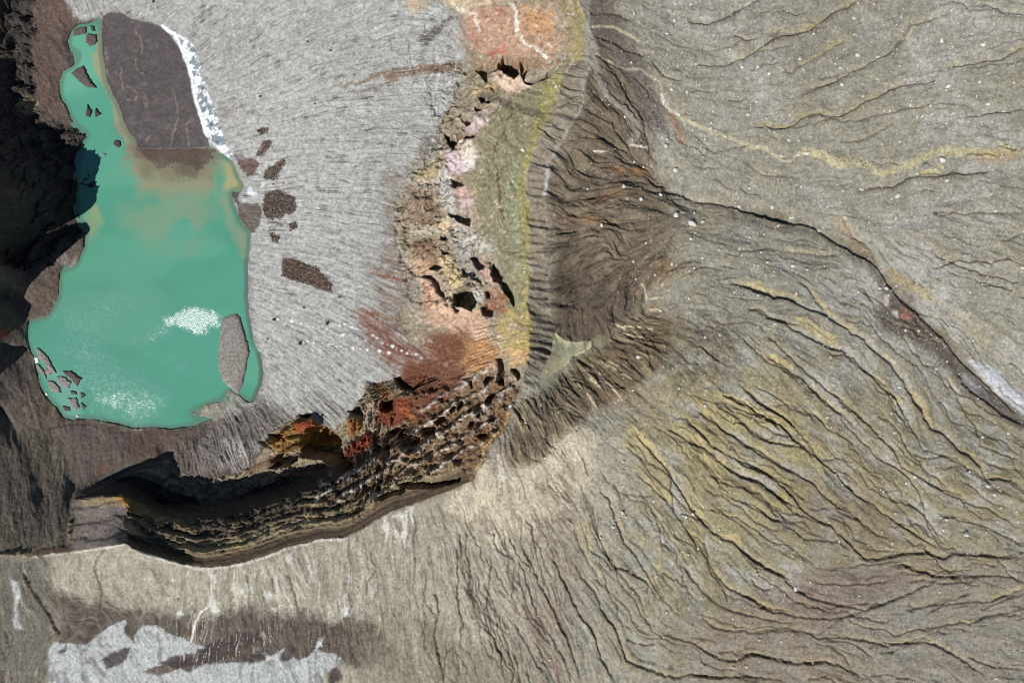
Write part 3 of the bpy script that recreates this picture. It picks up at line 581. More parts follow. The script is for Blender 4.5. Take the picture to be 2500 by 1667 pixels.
# stream bed
pl('0,165 220,235 420,260 540,320 690,410 820,480 920,590 1000,700 1120,810 1270,960 1380,1080 1510,1210 1700,1380 1829,1500', (92, 82, 70), 'K', w=30, amt=.65, warp=1.2, tex=N30, lo=-.5, hi=.4)
pa('880,790 960,720 1040,760 1120,800 1240,900 1330,990 1400,1100 1420,1200 1360,1190 1220,1080 1080,1000 930,930', (84, 72, 66), 'K', amt=.8, feather=14); pa('1380,1200 1440,1180 1560,1280 1760,1450 1829,1500 1829,1568 1640,1430 1460,1330', (80, 72, 70), 'K', amt=.85, feather=14)
pa('1420,1200 1480,1220 1560,1310 1660,1420 1600,1390 1480,1300', (146, 142, 142), 'K', amt=.8, feather=6)
pa('1470,1110 1540,1140 1640,1170 1700,1220 1760,1290 1840,1350 1840,1470 1740,1400 1640,1300 1540,1200', (178, 180, 182), 'K', amt=1, feather=4, warp=.8)
pa('1830,1330 1840,1480 2400,2000 2500,1900', (178, 180, 182), 'K', amt=1, feather=4, warp=.8)
pa('930,710 965,705 960,770 945,780', (176, 172, 164), 'K', amt=.95, feather=3, warp=.3); pa('975,820 1010,805 1030,870', (178, 176, 172), 'K', amt=.95, feather=3, warp=.3); pa('1020,810 1070,800 1110,830 1090,885 1040,870', (150, 104, 86), 'K', amt=.85, feather=5)
pm(full_area('760,470 860,480 920,560 930,640 860,620 800,540', 'K', feather=10) * sstep(0, .5, N8), (160, 158, 150), .7)
# ochre on sunny gully banks, shade of the cut bank painted as a dark line
for s, fr, d, w, o in GUL:
    sl, ds, sg, run = line(s, fr, w * 3, .2 if isinstance(s, str) else 0, .8)
    k = sstep(0, .06, run) * (1 - sstep(.94, 1, run))
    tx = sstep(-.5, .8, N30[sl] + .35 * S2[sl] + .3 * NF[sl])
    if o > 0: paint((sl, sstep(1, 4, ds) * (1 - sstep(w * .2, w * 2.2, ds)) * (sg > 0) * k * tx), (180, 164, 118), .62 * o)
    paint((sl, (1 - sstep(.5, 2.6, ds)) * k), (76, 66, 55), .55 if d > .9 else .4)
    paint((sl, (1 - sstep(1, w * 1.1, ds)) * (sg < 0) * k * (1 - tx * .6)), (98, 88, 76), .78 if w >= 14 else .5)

# crater floor: brown slopes at the left
pa('-260,-200 170,-200 160,0 185,45 240,45 240,70 150,250 215,325 250,400 230,560 200,620 150,660 140,740 60,800 70,860 140,1000 240,1030 340,1050 520,1030 600,990 660,1060 600,1170 400,1200 180,1230 165,1345 98,1355 -260,1362', (96, 87, 79), feather=7)
pa('75,0 160,0 185,60 150,180 150,290 90,300 80,150', (100, 84, 77), amt=.85, feather=10, warp=2)
pa('160,0 250,0 300,28 250,40 200,60 175,30', (150, 146, 142), amt=.6, feather=12, tex=S1, lo=-.6, hi=.6)
pa('0,450 120,470 200,450 290,390 400,400 405,560 390,650 330,770 200,770 100,680', (98, 86, 78), 'B', amt=.9, feather=10); pa('10,480 160,520 260,640 200,680 80,580', (128, 112, 96), 'B', amt=.5, feather=16)
pa('-100,290 20,260 160,330 260,260 440,300 400,340 380,400 230,430 120,480 0,440', (130, 112, 104), 'B', amt=.9, feather=10, warp=1.6, tex=NF, lo=-.5, hi=.2)
pa('380,330 460,310 480,370 440,420 400,410', (120, 112, 108), 'B', amt=.9, feather=5)
pa('-40,850 60,850 70,900 0,930', (150, 90, 62), 'B', amt=.8, feather=10)
pa('0,1000 120,1000 130,1100 160,1340 -260,1362 -260,1000', (98, 90, 80), amt=.8, feather=30, warp=2)
pl('430,330 480,450 520,560 535,650', (124, 116, 104), 'C', w=15, amt=.7); pl('470,820 430,950 400,1080 330,1150', (120, 112, 94), 'C', w=10, amt=.5, tex=N8); pl('300,1150 420,1100 480,1000', (130, 124, 108), 'C', w=7, amt=.45, tex=N8)
pl('80,50 200,20 300,0', (110, 100, 78), 'C', w=5, amt=.5, tex=N8); pl('130,1430 200,1380 280,1300 330,1330', (120, 108, 84), 'B', w=5, amt=.6, tex=N8); pl('340,1440 360,1390 400,1380', (128, 114, 90), 'B', w=6, amt=.6)
pl('405,150 600,125 740,130 900,185 1010,190', (50, 46, 44), 'C', w=3, amt=.8)
pa('420,150 700,135 1000,190 1050,230 1030,470 760,640 620,720 600,420 560,330 440,280', (96, 87, 82), 'C', amt=.8, feather=14)
pa('820,440 880,450 880,500 820,500', (120, 60, 46), 'C', amt=.6, feather=10); pa('1040,160 1300,150 1420,210 1400,330 1200,400 1060,450', (92, 76, 68), 'C', amt=.8, feather=16, warp=2)
# glacier of ash-covered ice
pm(glac, (166, 166, 161)); pm(glac * sstep(-.2, .9, N100 + .5 * N30), (152, 150, 145), .6)
pm(glac * sstep(.9, 2.2, SG * .8 + S1 * .5), (186, 186, 182), .6); pm(glac * sstep(.9, 2.0, -SG * .7 - S1 * .5 - .4 * N30), (112, 109, 105), .65)
pm(glac * sstep(1.9, 2.8, -S1 * .8 - SG * .6 - N30 * .8), (80, 76, 72), .7)
pm(glac * sstep(.34, .6, fbm(U, V, 30, 301, 4)) * sstep(.2, 1.2, -S1), (84, 80, 76), .7); pm(glac * sstep(.9, 2.2, S1), (184, 184, 180), .4)
pa('430,90 470,80 520,160 560,250 570,330 500,300 460,180', (140, 132, 124), amt=.5, feather=16, tex=N30)
ap = full_area('500,1030 600,985 640,960 700,1010 760,1010 700,1030 640,1090 600,1140 500,1175 440,1160 430,1100', feather=18, warp=2)
pm(ap, (108, 98, 92), .8); pm(ap * sstep(-.2, .9, -S1), (66, 58, 54), .7); pm(full_area('540,1075 580,1065 640,1090 610,1140 560,1160', feather=14, warp=1.5) * sstep(-.6, .5, S1), (170, 165, 162), .8)
ap2 = full_area('720,950 800,960 850,990 840,1040 790,1040 740,990', feather=16, warp=2); pm(ap2 * sstep(-.3, .7, -S1), (84, 76, 70), .8)
# dirt fringe, red stain
pa('935,420 985,400 990,640 950,640 925,560', (120, 106, 90), amt=.7, feather=22, warp=1.5, tex=S1, lo=-.9, hi=.6)
pa('960,590 1000,650 1030,720 1000,760 1000,810 1060,870 1060,920 980,930 930,880 880,820 860,770 920,760 900,680 900,640', (124, 100, 82), amt=.75, feather=28, warp=2, tex=S1, lo=-1, hi=.5)
pa('870,765 930,790 990,830 1060,860 1120,880 1110,940 1060,960 1000,930 940,870', (118, 70, 52), amt=.92, feather=24, warp=1.8, tex=S1, lo=-1.6, hi=.0)
pa('720,665 800,670 900,710 1000,780 1100,840 1000,800 880,760 730,710', (122, 72, 52), 'F', amt=.85, feather=8, tex=S1, lo=-.9, hi=.3); pa('795,420 900,425 1000,450 1080,480 1000,490 880,480 830,450', (126, 80, 58), 'F', amt=.9, feather=6, tex=S1, lo=-1.2, hi=.2)
pa('540,548 700,510 850,462 1000,440 1200,408 1400,398 1510,410 1420,460 1250,470 1050,490 900,530 750,585 680,590 800,550 900,505 880,480 760,520 640,540', (122, 100, 78), 'E', amt=.9, feather=5, tex=S1, lo=-1.6, hi=-.2)
pa('1060,260 1140,200 1290,100 1340,100 1240,190 1200,250 1130,290', (80, 72, 64), 'E', amt=.9, feather=5, warp=1.4, tex=S1, lo=-1, hi=.2)
for s in ('1010,230 1035,300 1045,360 1060,430', '1130,150 1140,190', '930,210 935,250', '1055,380 1070,470 1075,540', '1090,500 1125,600 1150,630', '1180,470 1195,520', '910,270 920,310', '1230,440 1240,480', '1310,180 1315,240', '1150,470 1160,520', '1270,430 1285,480', '1100,390 1110,420', '985,220 990,245', '1210,600 1200,660'):
    pl(s, (84, 76, 68), 'E', w=2.2, amt=.7, warp=1.2, tex=NF, lo=-.5, hi=.2)
for s in ('815,248 960,200 1080,145 1240,55', '650,1170 700,1210 760,1250', '940,200 1020,165'): pl(s, (205, 205, 200), 'E', w=2.6, amt=.6, tex=N8)
pl('600,560 700,525 790,500', (200, 198, 192), 'F', w=3, amt=.5)
pa('1060,820 1250,830 1240,900 1170,1000 1160,1050 1120,1000 1100,900', (92, 86, 78), 'E', amt=.75, feather=10, tex=S1, lo=-.5, hi=.4)
pa('1020,0 1180,0 1130,60 1060,90 1030,50', (190, 166, 132), 'E', amt=.7, feather=10)
pa('470,1000 300,900 330,1000', (150, 140, 130), amt=0)
# rubble on the ice, mud by the inlet
pa('230,340 300,345 400,380 470,400 480,440 550,500 545,555 480,550 400,510 300,475 235,450', (84, 64, 54), 'F', amt=.95, feather=3, warp=.5)
for s, c in (('70,830 110,815 140,830 130,850 85,855', (76, 62, 54)), ('100,905 150,900 160,930 120,960 90,990 60,1000', (88, 74, 64)), ('270,1000 240,1090 180,1160 110,1140 110,1100 200,1040', (78, 66, 58)), ('120,1230 200,1215 300,1250 315,1340 220,1400 120,1380 110,1300', (74, 64, 57)), ('-70,1020 30,1000 80,1040 60,1100 0,1130 -40,1100', (96, 78, 70)), ('-130,1150 -70,1160 -40,1230 -20,1300 80,1290 110,1350 90,1440 30,1500 -20,1440 -60,1300 -110,1240', (98, 88, 82)), ('270,1430 310,1420 320,1450 280,1470', (74, 64, 57)), ('160,1490 215,1500 200,1540 170,1540', (74, 64, 57))):
    pa(s, c, 'E', amt=.92, feather=3.5, warp=1.0)
pm(full_area('1690,1240 1800,1250 1830,1290 1740,1350 1690,1310', 'A', feather=5) * sstep(-.2, .3, N8), (214, 220, 222), .9)
pa('1555,1020 1640,1020 1680,1080 1600,1110', (96, 92, 96), 'A', amt=.7, feather=8, tex=N8)
# bounce marks of boulders
TRK = ['200,730 232,736 260,745 295,750 322,755 345,764 375,772 405,778 430,782 460,790 500,800 560,815 625,830 650,838 700,850 760,862', '540,760 570,765 600,770 630,770 655,772 665,785 700,785 720,792 738,798 800,830 830,850 862,868 880,885 905,890 930,905 960,915 1000,935 1030,945 1050,960 1080,955 1100,965 1120,980 1160,985', '362,880 400,878 440,882 480,888 515,890 545,896 578,900 610,905 640,910 675,912 710,915 740,918 780,925 815,935 850,935 885,940 920,946', '160,855 200,853 240,850 275,852']
for k, t in enumerate(TRK):
    for q, (x, y) in enumerate(pts(t, 'F')):
        r = (3.0 if k < 3 else 1.6) + 1.5 * math.sin(q * 2.7 + k); x += 2.5 * math.sin(q * 7.7 + k)
        x += math.sin(q * 5.1) * 1.5; y += math.cos(q * 3.3) * 1.5
        sl = box(np.array([[x, y]]), 12); d = np.hypot(U[sl] - x + WX[sl] * .3, (V[sl] - y + WY[sl] * .3) * 1.25)
        paint((sl, 1 - sstep(r * .7, r * 1.3, d)), (232, 232, 228), (.55 + .35 * math.sin(q * 1.9) ** 2) if k < 3 else .35)
        ZD[sl] += .35 * np.exp(-((d - r) / 1.8) ** 2) - .9 * np.exp(-(d / (r * .6)) ** 2)
# mud flat and snow bank
SHAL_ = full_area('840,850 940,900 1150,930 1420,930 1500,1000 1480,1090 1370,1190 1200,1200 980,1140 900,1060', 'A', feather=34, warp=2.0)
pm(np.clip(SHAL_ * lake, 0, 1), (92, 80, 72)); pm(mud, (84, 76, 75)); pm(mud * sstep(.1, .5, N30 + .3 * N8), (74, 66, 66), .6); pm(mud * sstep(.35, .6, fbm(U, V, 22, 311, 3)), (106, 98, 96), .5)
for s in ('920,190 930,230 960,270 970,320 965,370', '935,400 930,440 950,490 980,520', '720,330 730,420', '860,590 900,620 940,650', '1190,600 1220,740 1210,820 1190,900 1170,1000', '1280,830 1270,920 1290,1010', '980,650 1000,720', '1010,960 1030,930', '830,480 820,540 840,620', '720,480 740,520', '870,690 930,670'):
    pl(s, (124, 114, 108), 'A', w=3, amt=.6, warp=.8)
pm(snow, (236, 240, 240)); pm(snow * sstep(-.1, .3, N8 + .5 * NF - .25 * N30), (104, 120, 128), .85); pm(snow * sstep(.25, .5, fbm(U, V, 12, 315, 3)), (92, 96, 98), .8)
pl('1110,180 1200,240 1245,330 1280,430 1310,540 1330,640 1350,740 1385,840 1420,930', (240, 242, 242), 'A', w=5, amt=.9)

RIMP = pts('98,1355 170,1345 240,1334 305,1326 327,1339 357,1351 416,1366 461,1378 500,1384 550,1381 610,1369 655,1354 703,1335 779,1317 841,1312 875,1297 910,1276 961,1245 1013,1228 1099,1197 1151,1173 1185,1128 1199,1087 1220,1059 1240,1031 1247,1007 1261,970 1275,935 1284,900 1290,850 1290,800')
slr, dr, sr, rn = line(RIMP, R=420, warp=.3)
RLEN = float(np.hypot(*(RIMP[1:] - RIMP[:-1]).T).sum()); AR = U * .9; AR[slr] = rn * RLEN
DR = np.full((NY, NX), 500, f32); DR[slr] = np.where(sr > 0, dr, 500)
BD = -((U - 1260) * .551 + (V - 880) * .834); SEE = sstep(830, 980, U)
sewall = sstep(840, 960, V + (U - 1000) * .3)
ac = (DR * (1 - SEE) + BD * SEE) * sewall + (1 - sewall) * (U * .6 + V * .8)
al = (AR * (1 - SEE) + (U * .834 - V * .551) * SEE) * sewall + (1 - sewall) * (U * .8 - V * .6)
R1 = ridged((al + WX) * .75, ac * 1.5 + WY, 30, 351); R2 = ridged((al + WX * .6) * .9, ac * 1.25 + WY * .6, 13, 361); R0 = fbm(al * .7, ac * 1.4, 50, 371, 3)
def crag(sx, sy, scale, seed, ts=(-.22, .0, .2, .38)):
    q = fbm(al * sx + WX * .5, ac * sy + WY * .5, scale, seed, 4, .55); r_ = np.zeros(q.shape, f32)
    for t in ts: r_ += sstep(t, t + .07, q)
    return r_ - len(ts) * .45
K1 = crag(.8, 1.5, 30, 381); K2 = crag(.9, 1.2, 15, 391, (-.1, .15))
def ledge(base, per, wob, cut=.78):
    q = (base + wob) / per; f = q - np.floor(q)
    return f / cut * (f < cut) + (1 - sstep(cut, 1, f)) * (f >= cut), f
# east wall
pm(wall, (146, 134, 112))
EW = full_area('1060,-220 1075,0 1132,42 1134,130 1136,160 1109,237 1070,344 1008,406 1002,452 967,478 960,536 975,626 1021,680 986,745 1002,833 1052,883 1100,960 1200,1010 1275,945 1284,900 1290,800 1285,640 1280,500 1302,355 1352,255 1408,140 1412,40 1390,-220', feather=6)
pm(EW * sstep(-.2, .3, N30 + .3 * N8), (172, 160, 140), .65)
pa('1132,42 1200,20 1300,-20 1380,-220 1100,-220 1075,0', (196, 178, 150), amt=.8, feather=12); pa('1130,40 1180,20 1260,30 1340,20 1370,100 1340,140 1250,140 1180,130 1134,120', (186, 152, 128), feather=12, warp=2)
pa('1580,40 1660,20 1640,110 1560,150 1480,250 1430,240 1440,180', (176, 96, 82), 'E', amt=.6, feather=12, warp=2, tex=N8, lo=-.4, hi=.4); pa('1545,330 1640,290 1690,300 1640,350 1560,360', (168, 70, 66), 'E', amt=.8, feather=8, tex=N8, lo=-.5, hi=.2)
pa('1720,60 1860,60 1960,120 1960,260 1860,240 1760,160', (208, 160, 104), 'E', amt=.55, feather=18, warp=2, tex=N30); pa('1440,330 1720,270 1720,370 1480,390', (196, 160, 142), 'E', amt=.5, feather=12, tex=N30)
pl('1690,10 1720,130 1740,200 1790,280 1850,300 1920,380', (234, 226, 210), 'E', w=6, amt=.9, warp=1, tex=N8, lo=-.5, hi=0); pl('1310,20 1390,80 1480,110 1490,200', (226, 214, 192), 'E', w=6, amt=.8, warp=1.3, tex=N8, lo=-.4, hi=.1); pl('1860,240 1950,300', (230, 220, 205), 'E', w=4, amt=.8, tex=N8)
pa('1360,100 1410,120 1415,340 1395,340 1390,180', (146, 92, 62), 'E', amt=.6, feather=8)
pm(EW * sstep(.1, .6, NF * .7 + N8 * .6 + N30 * .3), (112, 94, 76), .5); pm(EW * sstep(.25, .7, fbm(U, V, 9, 321, 3) + .4 * N30) * sstep(1260, 1180, U), (214, 202, 184), .55)
pl('1395,-220 1400,0 1414,40 1414,95 1408,138', (158, 148, 98), w=16, amt=.85, warp=.6, tex=N8, lo=-.7, hi=.1); pl('1380,20 1392,60 1394,120', (156, 140, 96), w=14, amt=.7, tex=S1, lo=-.8, hi=.4)
pa('1420,390 1700,370 1900,380 2000,390 1900,440 1700,420 1480,430', (150, 120, 92), 'E', amt=.8, feather=8)
pa('1180,300 1260,215 1330,190 1370,180 1352,255 1302,355 1284,430 1270,620 1280,800 1230,780 1220,640 1170,600 1160,440', (132, 128, 100), amt=.85, feather=16, warp=2)
pa('1330,190 1374,180 1352,258 1304,355 1288,430 1284,640 1292,800 1286,900 1274,880 1268,640 1262,480 1276,400 1300,300', (140, 134, 90), feather=6, warp=1); pl('1365,190 1345,250 1318,300 1296,355 1280,430 1277,520 1281,640 1286,760 1282,860', (166, 156, 98), w=13, amt=.45, warp=1.4, tex=N8, lo=-.6, hi=.2)
GZ = full_area('1180,300 1260,215 1330,190 1376,180 1352,258 1304,355 1288,430 1284,640 1292,800 1286,900 1250,800 1220,640 1170,600 1160,440', feather=14, warp=1.5)
pm(GZ * sstep(.4, 1.5, -S1 * .7 - S2 * .5), (92, 88, 68), .65); pm(GZ * sstep(.6, 1.7, S1 * .7 + S2 * .4), (178, 174, 136), .5)
pa('1240,420 1265,400 1262,480 1268,600 1270,680 1250,640 1240,520', (150, 158, 134), amt=.7, feather=8, warp=1.5, tex=S1, lo=-.6, hi=.6)
pl('1710,560 1690,700 1650,820 1590,930 1600,1060 1620,1180 1640,1400', (86, 74, 56), 'E', w=4, amt=.8, warp=1.2, tex=N8, lo=-.6, hi=0); pl('1560,740 1620,680 1720,610 1780,520', (84, 76, 62), 'E', w=6, amt=.6, warp=1, tex=S1)
pl('1500,610 1640,650 1760,690 1880,740', (80, 74, 64), 'E', w=12, amt=.6, warp=1)
for s, c in (('1590,470 1650,450 1710,470 1780,500 1820,540 1760,590 1640,580 1600,520', (224, 196, 172)), ('1440,720 1500,720 1560,760 1540,800 1440,790', (216, 200, 198)), ('1380,800 1460,790 1460,850 1390,850', (206, 184, 190)), ('1350,890 1430,890 1460,940 1440,1000 1380,1000 1340,950', (226, 214, 200)), ('1270,960 1340,980 1450,1010 1440,1080 1340,1110 1280,1060', (210, 190, 194)), ('1380,990 1460,1000 1440,1080 1390,1090', (234, 228, 214)), ('1330,1170 1420,1190 1440,1230 1380,1260 1330,1230', (206, 170, 160)), ('1360,1270 1440,1260 1440,1330 1370,1350', (212, 184, 186)), ('1510,690 1550,690 1540,720', (214, 186, 182)), ('1440,550 1600,530 1580,570 1460,590', (200, 172, 130))):
    pa(s, c, 'E', amt=.85, feather=7, warp=1.4, tex=N8, lo=-.8, hi=-.1)
pa('1210,1150 1280,1060 1330,1130 1320,1260 1350,1400 1280,1360 1240,1260', (196, 196, 192), 'E', amt=.85, feather=8, warp=1.6, tex=NF, lo=-.5, hi=.3); pa('1060,1050 1180,1020 1250,1080 1200,1130 1090,1140', (164, 148, 112), 'E', amt=.9, feather=8, warp=1.4); pa('1060,1130 1220,1130 1200,1250 1100,1200', (206, 196, 178), 'E', amt=.75, feather=10, warp=1.6, tex=NF, lo=-.5, hi=.2)
pa('1040,1190 1180,1220 1240,1330 1200,1460 1060,1400', (132, 112, 92), 'E', amt=.8, feather=14, warp=2); pa('1200,1430 1290,1410 1300,1463 1210,1463', (206, 172, 128), 'E', amt=.6, feather=8)
pa('1040,150 1180,140 1260,180 1130,200 1050,200', (186, 176, 156), 'F', amt=.8, feather=10, warp=1.6); pa('1290,60 1400,110 1500,200 1580,240 1600,300 1500,330 1400,300 1300,180', (198, 194, 186), 'F', amt=.85, feather=10, warp=1.6, tex=NF, lo=-.5, hi=.2); pa('1340,180 1520,330 1500,500 1400,480 1360,380 1300,260', (150, 152, 148), 'F', amt=.8, feather=8, warp=1.4, tex=NF, lo=-.4, hi=.2)
pa('1070,230 1200,230 1230,340 1160,380 1080,290', (124, 96, 78), 'F', amt=.8, feather=8, warp=1.5); pa('1220,310 1270,310 1350,420 1400,500 1340,540 1240,420', (206, 186, 142), 'F', amt=.85, feather=8, warp=1.4); pa('1010,330 1160,340 1230,410 1120,470 1020,440', (190, 160, 130), 'F', amt=.75, feather=14, warp=1.6)
pa('1110,480 1200,490 1260,560 1340,660 1500,680 1560,760 1540,860 1400,860 1260,800 1140,740', (206, 172, 146), 'F', amt=.9, feather=12, warp=1.6); pa('1110,480 1180,520 1160,700 1120,700', (176, 124, 106), 'F', amt=.6, feather=10, warp=1.6, tex=N8)
pa('1500,340 1560,400 1620,500 1560,530 1500,420', (200, 164, 150), 'F', amt=.8, feather=7, warp=1.4); pa('1500,570 1600,540 1680,600 1660,690 1560,700 1500,660', (140, 88, 60), 'F', amt=.75, feather=9, warp=1.8, tex=NF, lo=-.8, hi=0); pa('1440,540 1520,560 1500,620 1440,620', (196, 196, 184), 'F', amt=.7, feather=8)
pa('1200,840 1400,820 1390,960 1360,1060 1100,1130 980,1110 1100,1050 1180,960', (118, 76, 56), 'F', amt=.85, feather=16, warp=1.6); pa('1390,860 1560,860 1620,940 1560,1040 1420,1080 1380,980', (190, 142, 96), 'F', amt=.85, feather=12, warp=1.6); pa('1660,660 1800,720 1800,1000 1700,1060 1640,960 1600,800', (184, 160, 98), 'F', amt=.85, feather=10, warp=1.4, tex=S1, lo=-1, hi=.1)
pa('1660,920 1790,930 1790,1000 1700,1010', (218, 170, 128), 'F', amt=.7, feather=8, warp=1.4); pl('1560,780 1580,840 1620,900 1640,960', (226, 214, 198), 'F', w=4, amt=.8, warp=1.6, tex=N8)
pm(EW * sstep(.35, .8, fbm(U, V, 7, 331, 3) + .3 * R2), (92, 76, 62), .55); pm(EW * sstep(.35, .8, fbm(U, V, 7, 335, 3) + .3 * R2), (216, 202, 184), .45)
gb = blur(glac, 9, 2); eb = blur(EW, 12, 2)
pm(EW * sstep(.12, .5, gb + .25 * N8 + .2 * NF) * sstep(900, 760, V), (160, 157, 150), .75); pm(glac * sstep(.1, .6, eb + .2 * S1 * .5 + .2 * N30), (132, 120, 104), .6); ZD += 0
# south-east and south wall bands
pa('1100,960 1180,900 1275,940 1265,970 1247,1010 1199,1087 1151,1173 1013,1228 900,1250 830,1240 800,1180 860,1100 960,1040', (126, 102, 78), feather=12, warp=1.6)
pm(full_area('1100,900 1275,930 1200,1040 1060,1120 900,1180 760,1230 720,1190 900,1080 1040,980', feather=10) * sstep(.5, 1.2, K2 + .3 * NF), (190, 176, 158), .35)  # pale crag tops: the sun they catch is painted into the colour
pa('1130,20 1300,120 1480,60 1600,0 1560,130 1440,260 1280,420 1120,440 1100,300 1200,200 1090,130', (112, 70, 52), 'G', amt=.9, feather=10, warp=1.6); pa('930,280 1100,240 1170,300 1150,420 1050,470 930,430', (128, 64, 46), 'G', amt=.9, feather=8, warp=1.4); pa('1100,330 1180,380 1230,440 1160,430', (164, 106, 62), 'G', amt=.8, feather=6)
pa('700,640 760,570 850,520 940,520 900,600 800,690 740,750', (126, 60, 47), 'G', amt=.95, feather=5, warp=.8); pa('710,440 760,390 830,430 820,500 750,540 710,500', (160, 116, 66), 'G', amt=.9, feather=5, warp=1); pa('850,160 900,170 920,400 940,480 900,500 850,440 840,300', (170, 150, 132), 'G', amt=.85, feather=5, warp=1.6, tex=NF, lo=-.5, hi=.2); pa('910,170 960,160 1060,230 1000,260 930,260', (140, 100, 66), 'G', amt=.8, feather=8)
pa('160,560 280,480 340,440 400,400 480,395 520,440 530,480 640,560 600,640 380,650 240,660', (144, 108, 62), 'G', amt=.95, feather=5, warp=.8); pa('370,420 500,410 520,480 400,490', (150, 70, 48), 'G', amt=.8, feather=8, warp=1.4); pa('350,520 450,510 450,600 400,640 360,580', (160, 138, 80), 'G', amt=.85, feather=6, warp=1.4); pa('150,860 350,790 540,740 560,790 380,850 200,900', (122, 66, 48), 'G', amt=.85, feather=6, warp=1.4); pa('0,760 200,690 220,720 20,800', (110, 62, 48), 'G', amt=.7, feather=8)
inw = wall * (DR < 480)
pm(inw * SEE * sstep(56, 40, DR + WX) * sstep(1290, 1240, U) * sstep(930, 1010, V), (116, 94, 68), .9); pm(inw * SEE * sstep(9, 3, np.abs(DR - 14 + WY * .4)) * sstep(960, 1010, V), (158, 136, 98), .5)
pm(full_area('1180,840 1400,820 1395,960 1360,1060 1100,1130 970,1115 1070,1020', 'F', feather=34, warp=2.4) * sstep(-.9, .5, S1 * .5 + N30 * 1.2 + NF * .5), (104, 64, 49), .85); pm(full_area('1180,840 1400,820 1395,960 1360,1060 1100,1130 970,1115 1070,1020', 'F', feather=10, warp=1.6) * sstep(.1, 1.2, S1 * .6 + N30 * 1.4), (132, 88, 62), .6)
sth = sstep(1215, 1130, U + WX * 2) * sstep(1020, 1110, V + WY) * inw
pm(sth * (DR < 190), (98, 86, 68), .9 * sstep(1000, 780, U)[0:1] if False else .0)
west = sstep(1000, 760, U + WX * 2)
pm(sth * west * sstep(185, 150, DR), (82, 73, 62), .95)
pm(sth * sstep(74, 60, DR + WY) * sstep(18, 30, DR), (146, 132, 104), .85); pm(sth * sstep(18, 26, DR) * sstep(40, 28, DR), (116, 98, 78), .7)
pm(sth * sstep(24, 16, DR), (88, 76, 64), .9)
strata = np.sin(DR * 1.05 + N30 * 3) * .5 + np.sin(DR * .5 + N100 * 5) * .5
pm(sth * sstep(50, 30, DR) * sstep(.1, .7, strata), (72, 62, 54), .55); pm(sth * sstep(50, 20, DR) * sstep(.2, .8, -strata), (136, 116, 92), .4)
pm(sth * west * sstep(78, 84, DR) * sstep(112, 92, DR) * sstep(-.2, .3, N30), (128, 112, 84), .8); pm(sth * west * sstep(112, 125, DR) * sstep(172, 150, DR), (66, 60, 56), .8)
pa('620,1000 760,990 1060,1020 1040,1050 620,1040', (128, 112, 104), 'C', amt=.0)
pa('185,1225 240,1215 305,1222 312,1320 240,1332 180,1340', (124, 114, 108), amt=.92, feather=7, warp=.6); pa('196,1212 250,1210 290,1206 320,1222 280,1232 200,1232', (140, 124, 96), amt=.85, feather=5); pa('270,1208 300,1204 322,1232 310,1240 290,1222', (172, 130, 72), amt=.8, feather=4)
pl('470,1360 560,1345 620,1328 640,1322', (158, 146, 60), w=4, amt=.0); pl('500,1329 540,1330 600,1328', (160, 148, 66), w=3.5, amt=.8, tex=N8, lo=-.4, hi=.2)
pl('1860,380 1850,440 1800,490 1740,560 1690,620 1680,700 1640,770', (196, 164, 110), 'G', w=4, amt=.7)
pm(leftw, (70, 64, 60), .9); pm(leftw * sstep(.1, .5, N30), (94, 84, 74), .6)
pa('130,700 200,660 260,690 250,760 180,780', (150, 138, 110), 'A', amt=.8, feather=10)

# ------------------------------------------------------------------ fine relief
rock = np.clip(wall + leftw * .9, 0, 1) * (1 - sstep(.3, .7, lake))
ew_soft = full_area('1200,-220 1360,-220 1420,60 1410,140 1372,185 1352,255 1302,355 1284,430 1290,800 1284,900 1240,890 1220,640 1180,520 1180,330 1140,150 1130,30', feather=20)
SLAB = full_area('178,1222 240,1210 306,1212 314,1322 240,1336 172,1345', feather=5)
SCREE = full_area('1170,830 1400,815 1395,960 1360,1060 1100,1130 960,1120 1050,1000', 'F', feather=14)
rug = rock * (1 - .75 * ew_soft) * (1 - .9 * SLAB) * (1 - .9 * SCREE) * (1 - .92 * SEE * sstep(58, 34, DR)) * (1 - .55 * EW) * (1 - sth * sstep(42, 20, DR) * .85)
seR = full_area('700,1040 850,930 1060,900 1160,860 1290,930 1200,1080 1000,1200 800,1260 300,1330 180,1320 180,1220 420,1150 640,1150', feather=20)
ewR = full_area('1060,140 1140,150 1230,190 1200,250 1150,300 1110,420 1110,560 1200,640 1190,720 1080,760 1000,730 980,640 960,540 1000,420 1060,330 1040,240', feather=14)
ZD += rug * (R0 * 1.6 + K1 * .9 + K2 * .6 + NF * .35) + leftw * (K1 * 1.6 + K2 * .6) + ewR * (K1 * 1.3 + K2 * .9 + N8 * .6 + NF * .4) + EW * (N8 * .35 + NF * .3 + S2 * .15)
ZD += rug * seR * (K1 * .6 + K2 * .7 + NF * .8 + R2 * .5)
# ledges that follow the rim
L1_, f1 = ledge(DR, 27, N30 * 10 + WY * .9 + N100 * 16); L2_, f2 = ledge(DR, 13, N30 * 5 + WX * .6 + 4)
ZD += sth * (1 - SLAB) * sstep(1000, 880, U) * sstep(18, 36, DR) * sstep(135, 105, DR) * (L1_ * 3.4 * (.5 + sstep(-.4, .4, N30)) + L2_ * 1.6)
ZD += sth * sstep(60, 30, DR) * np.sin(DR * 1.05 + N30 * 3) * .12
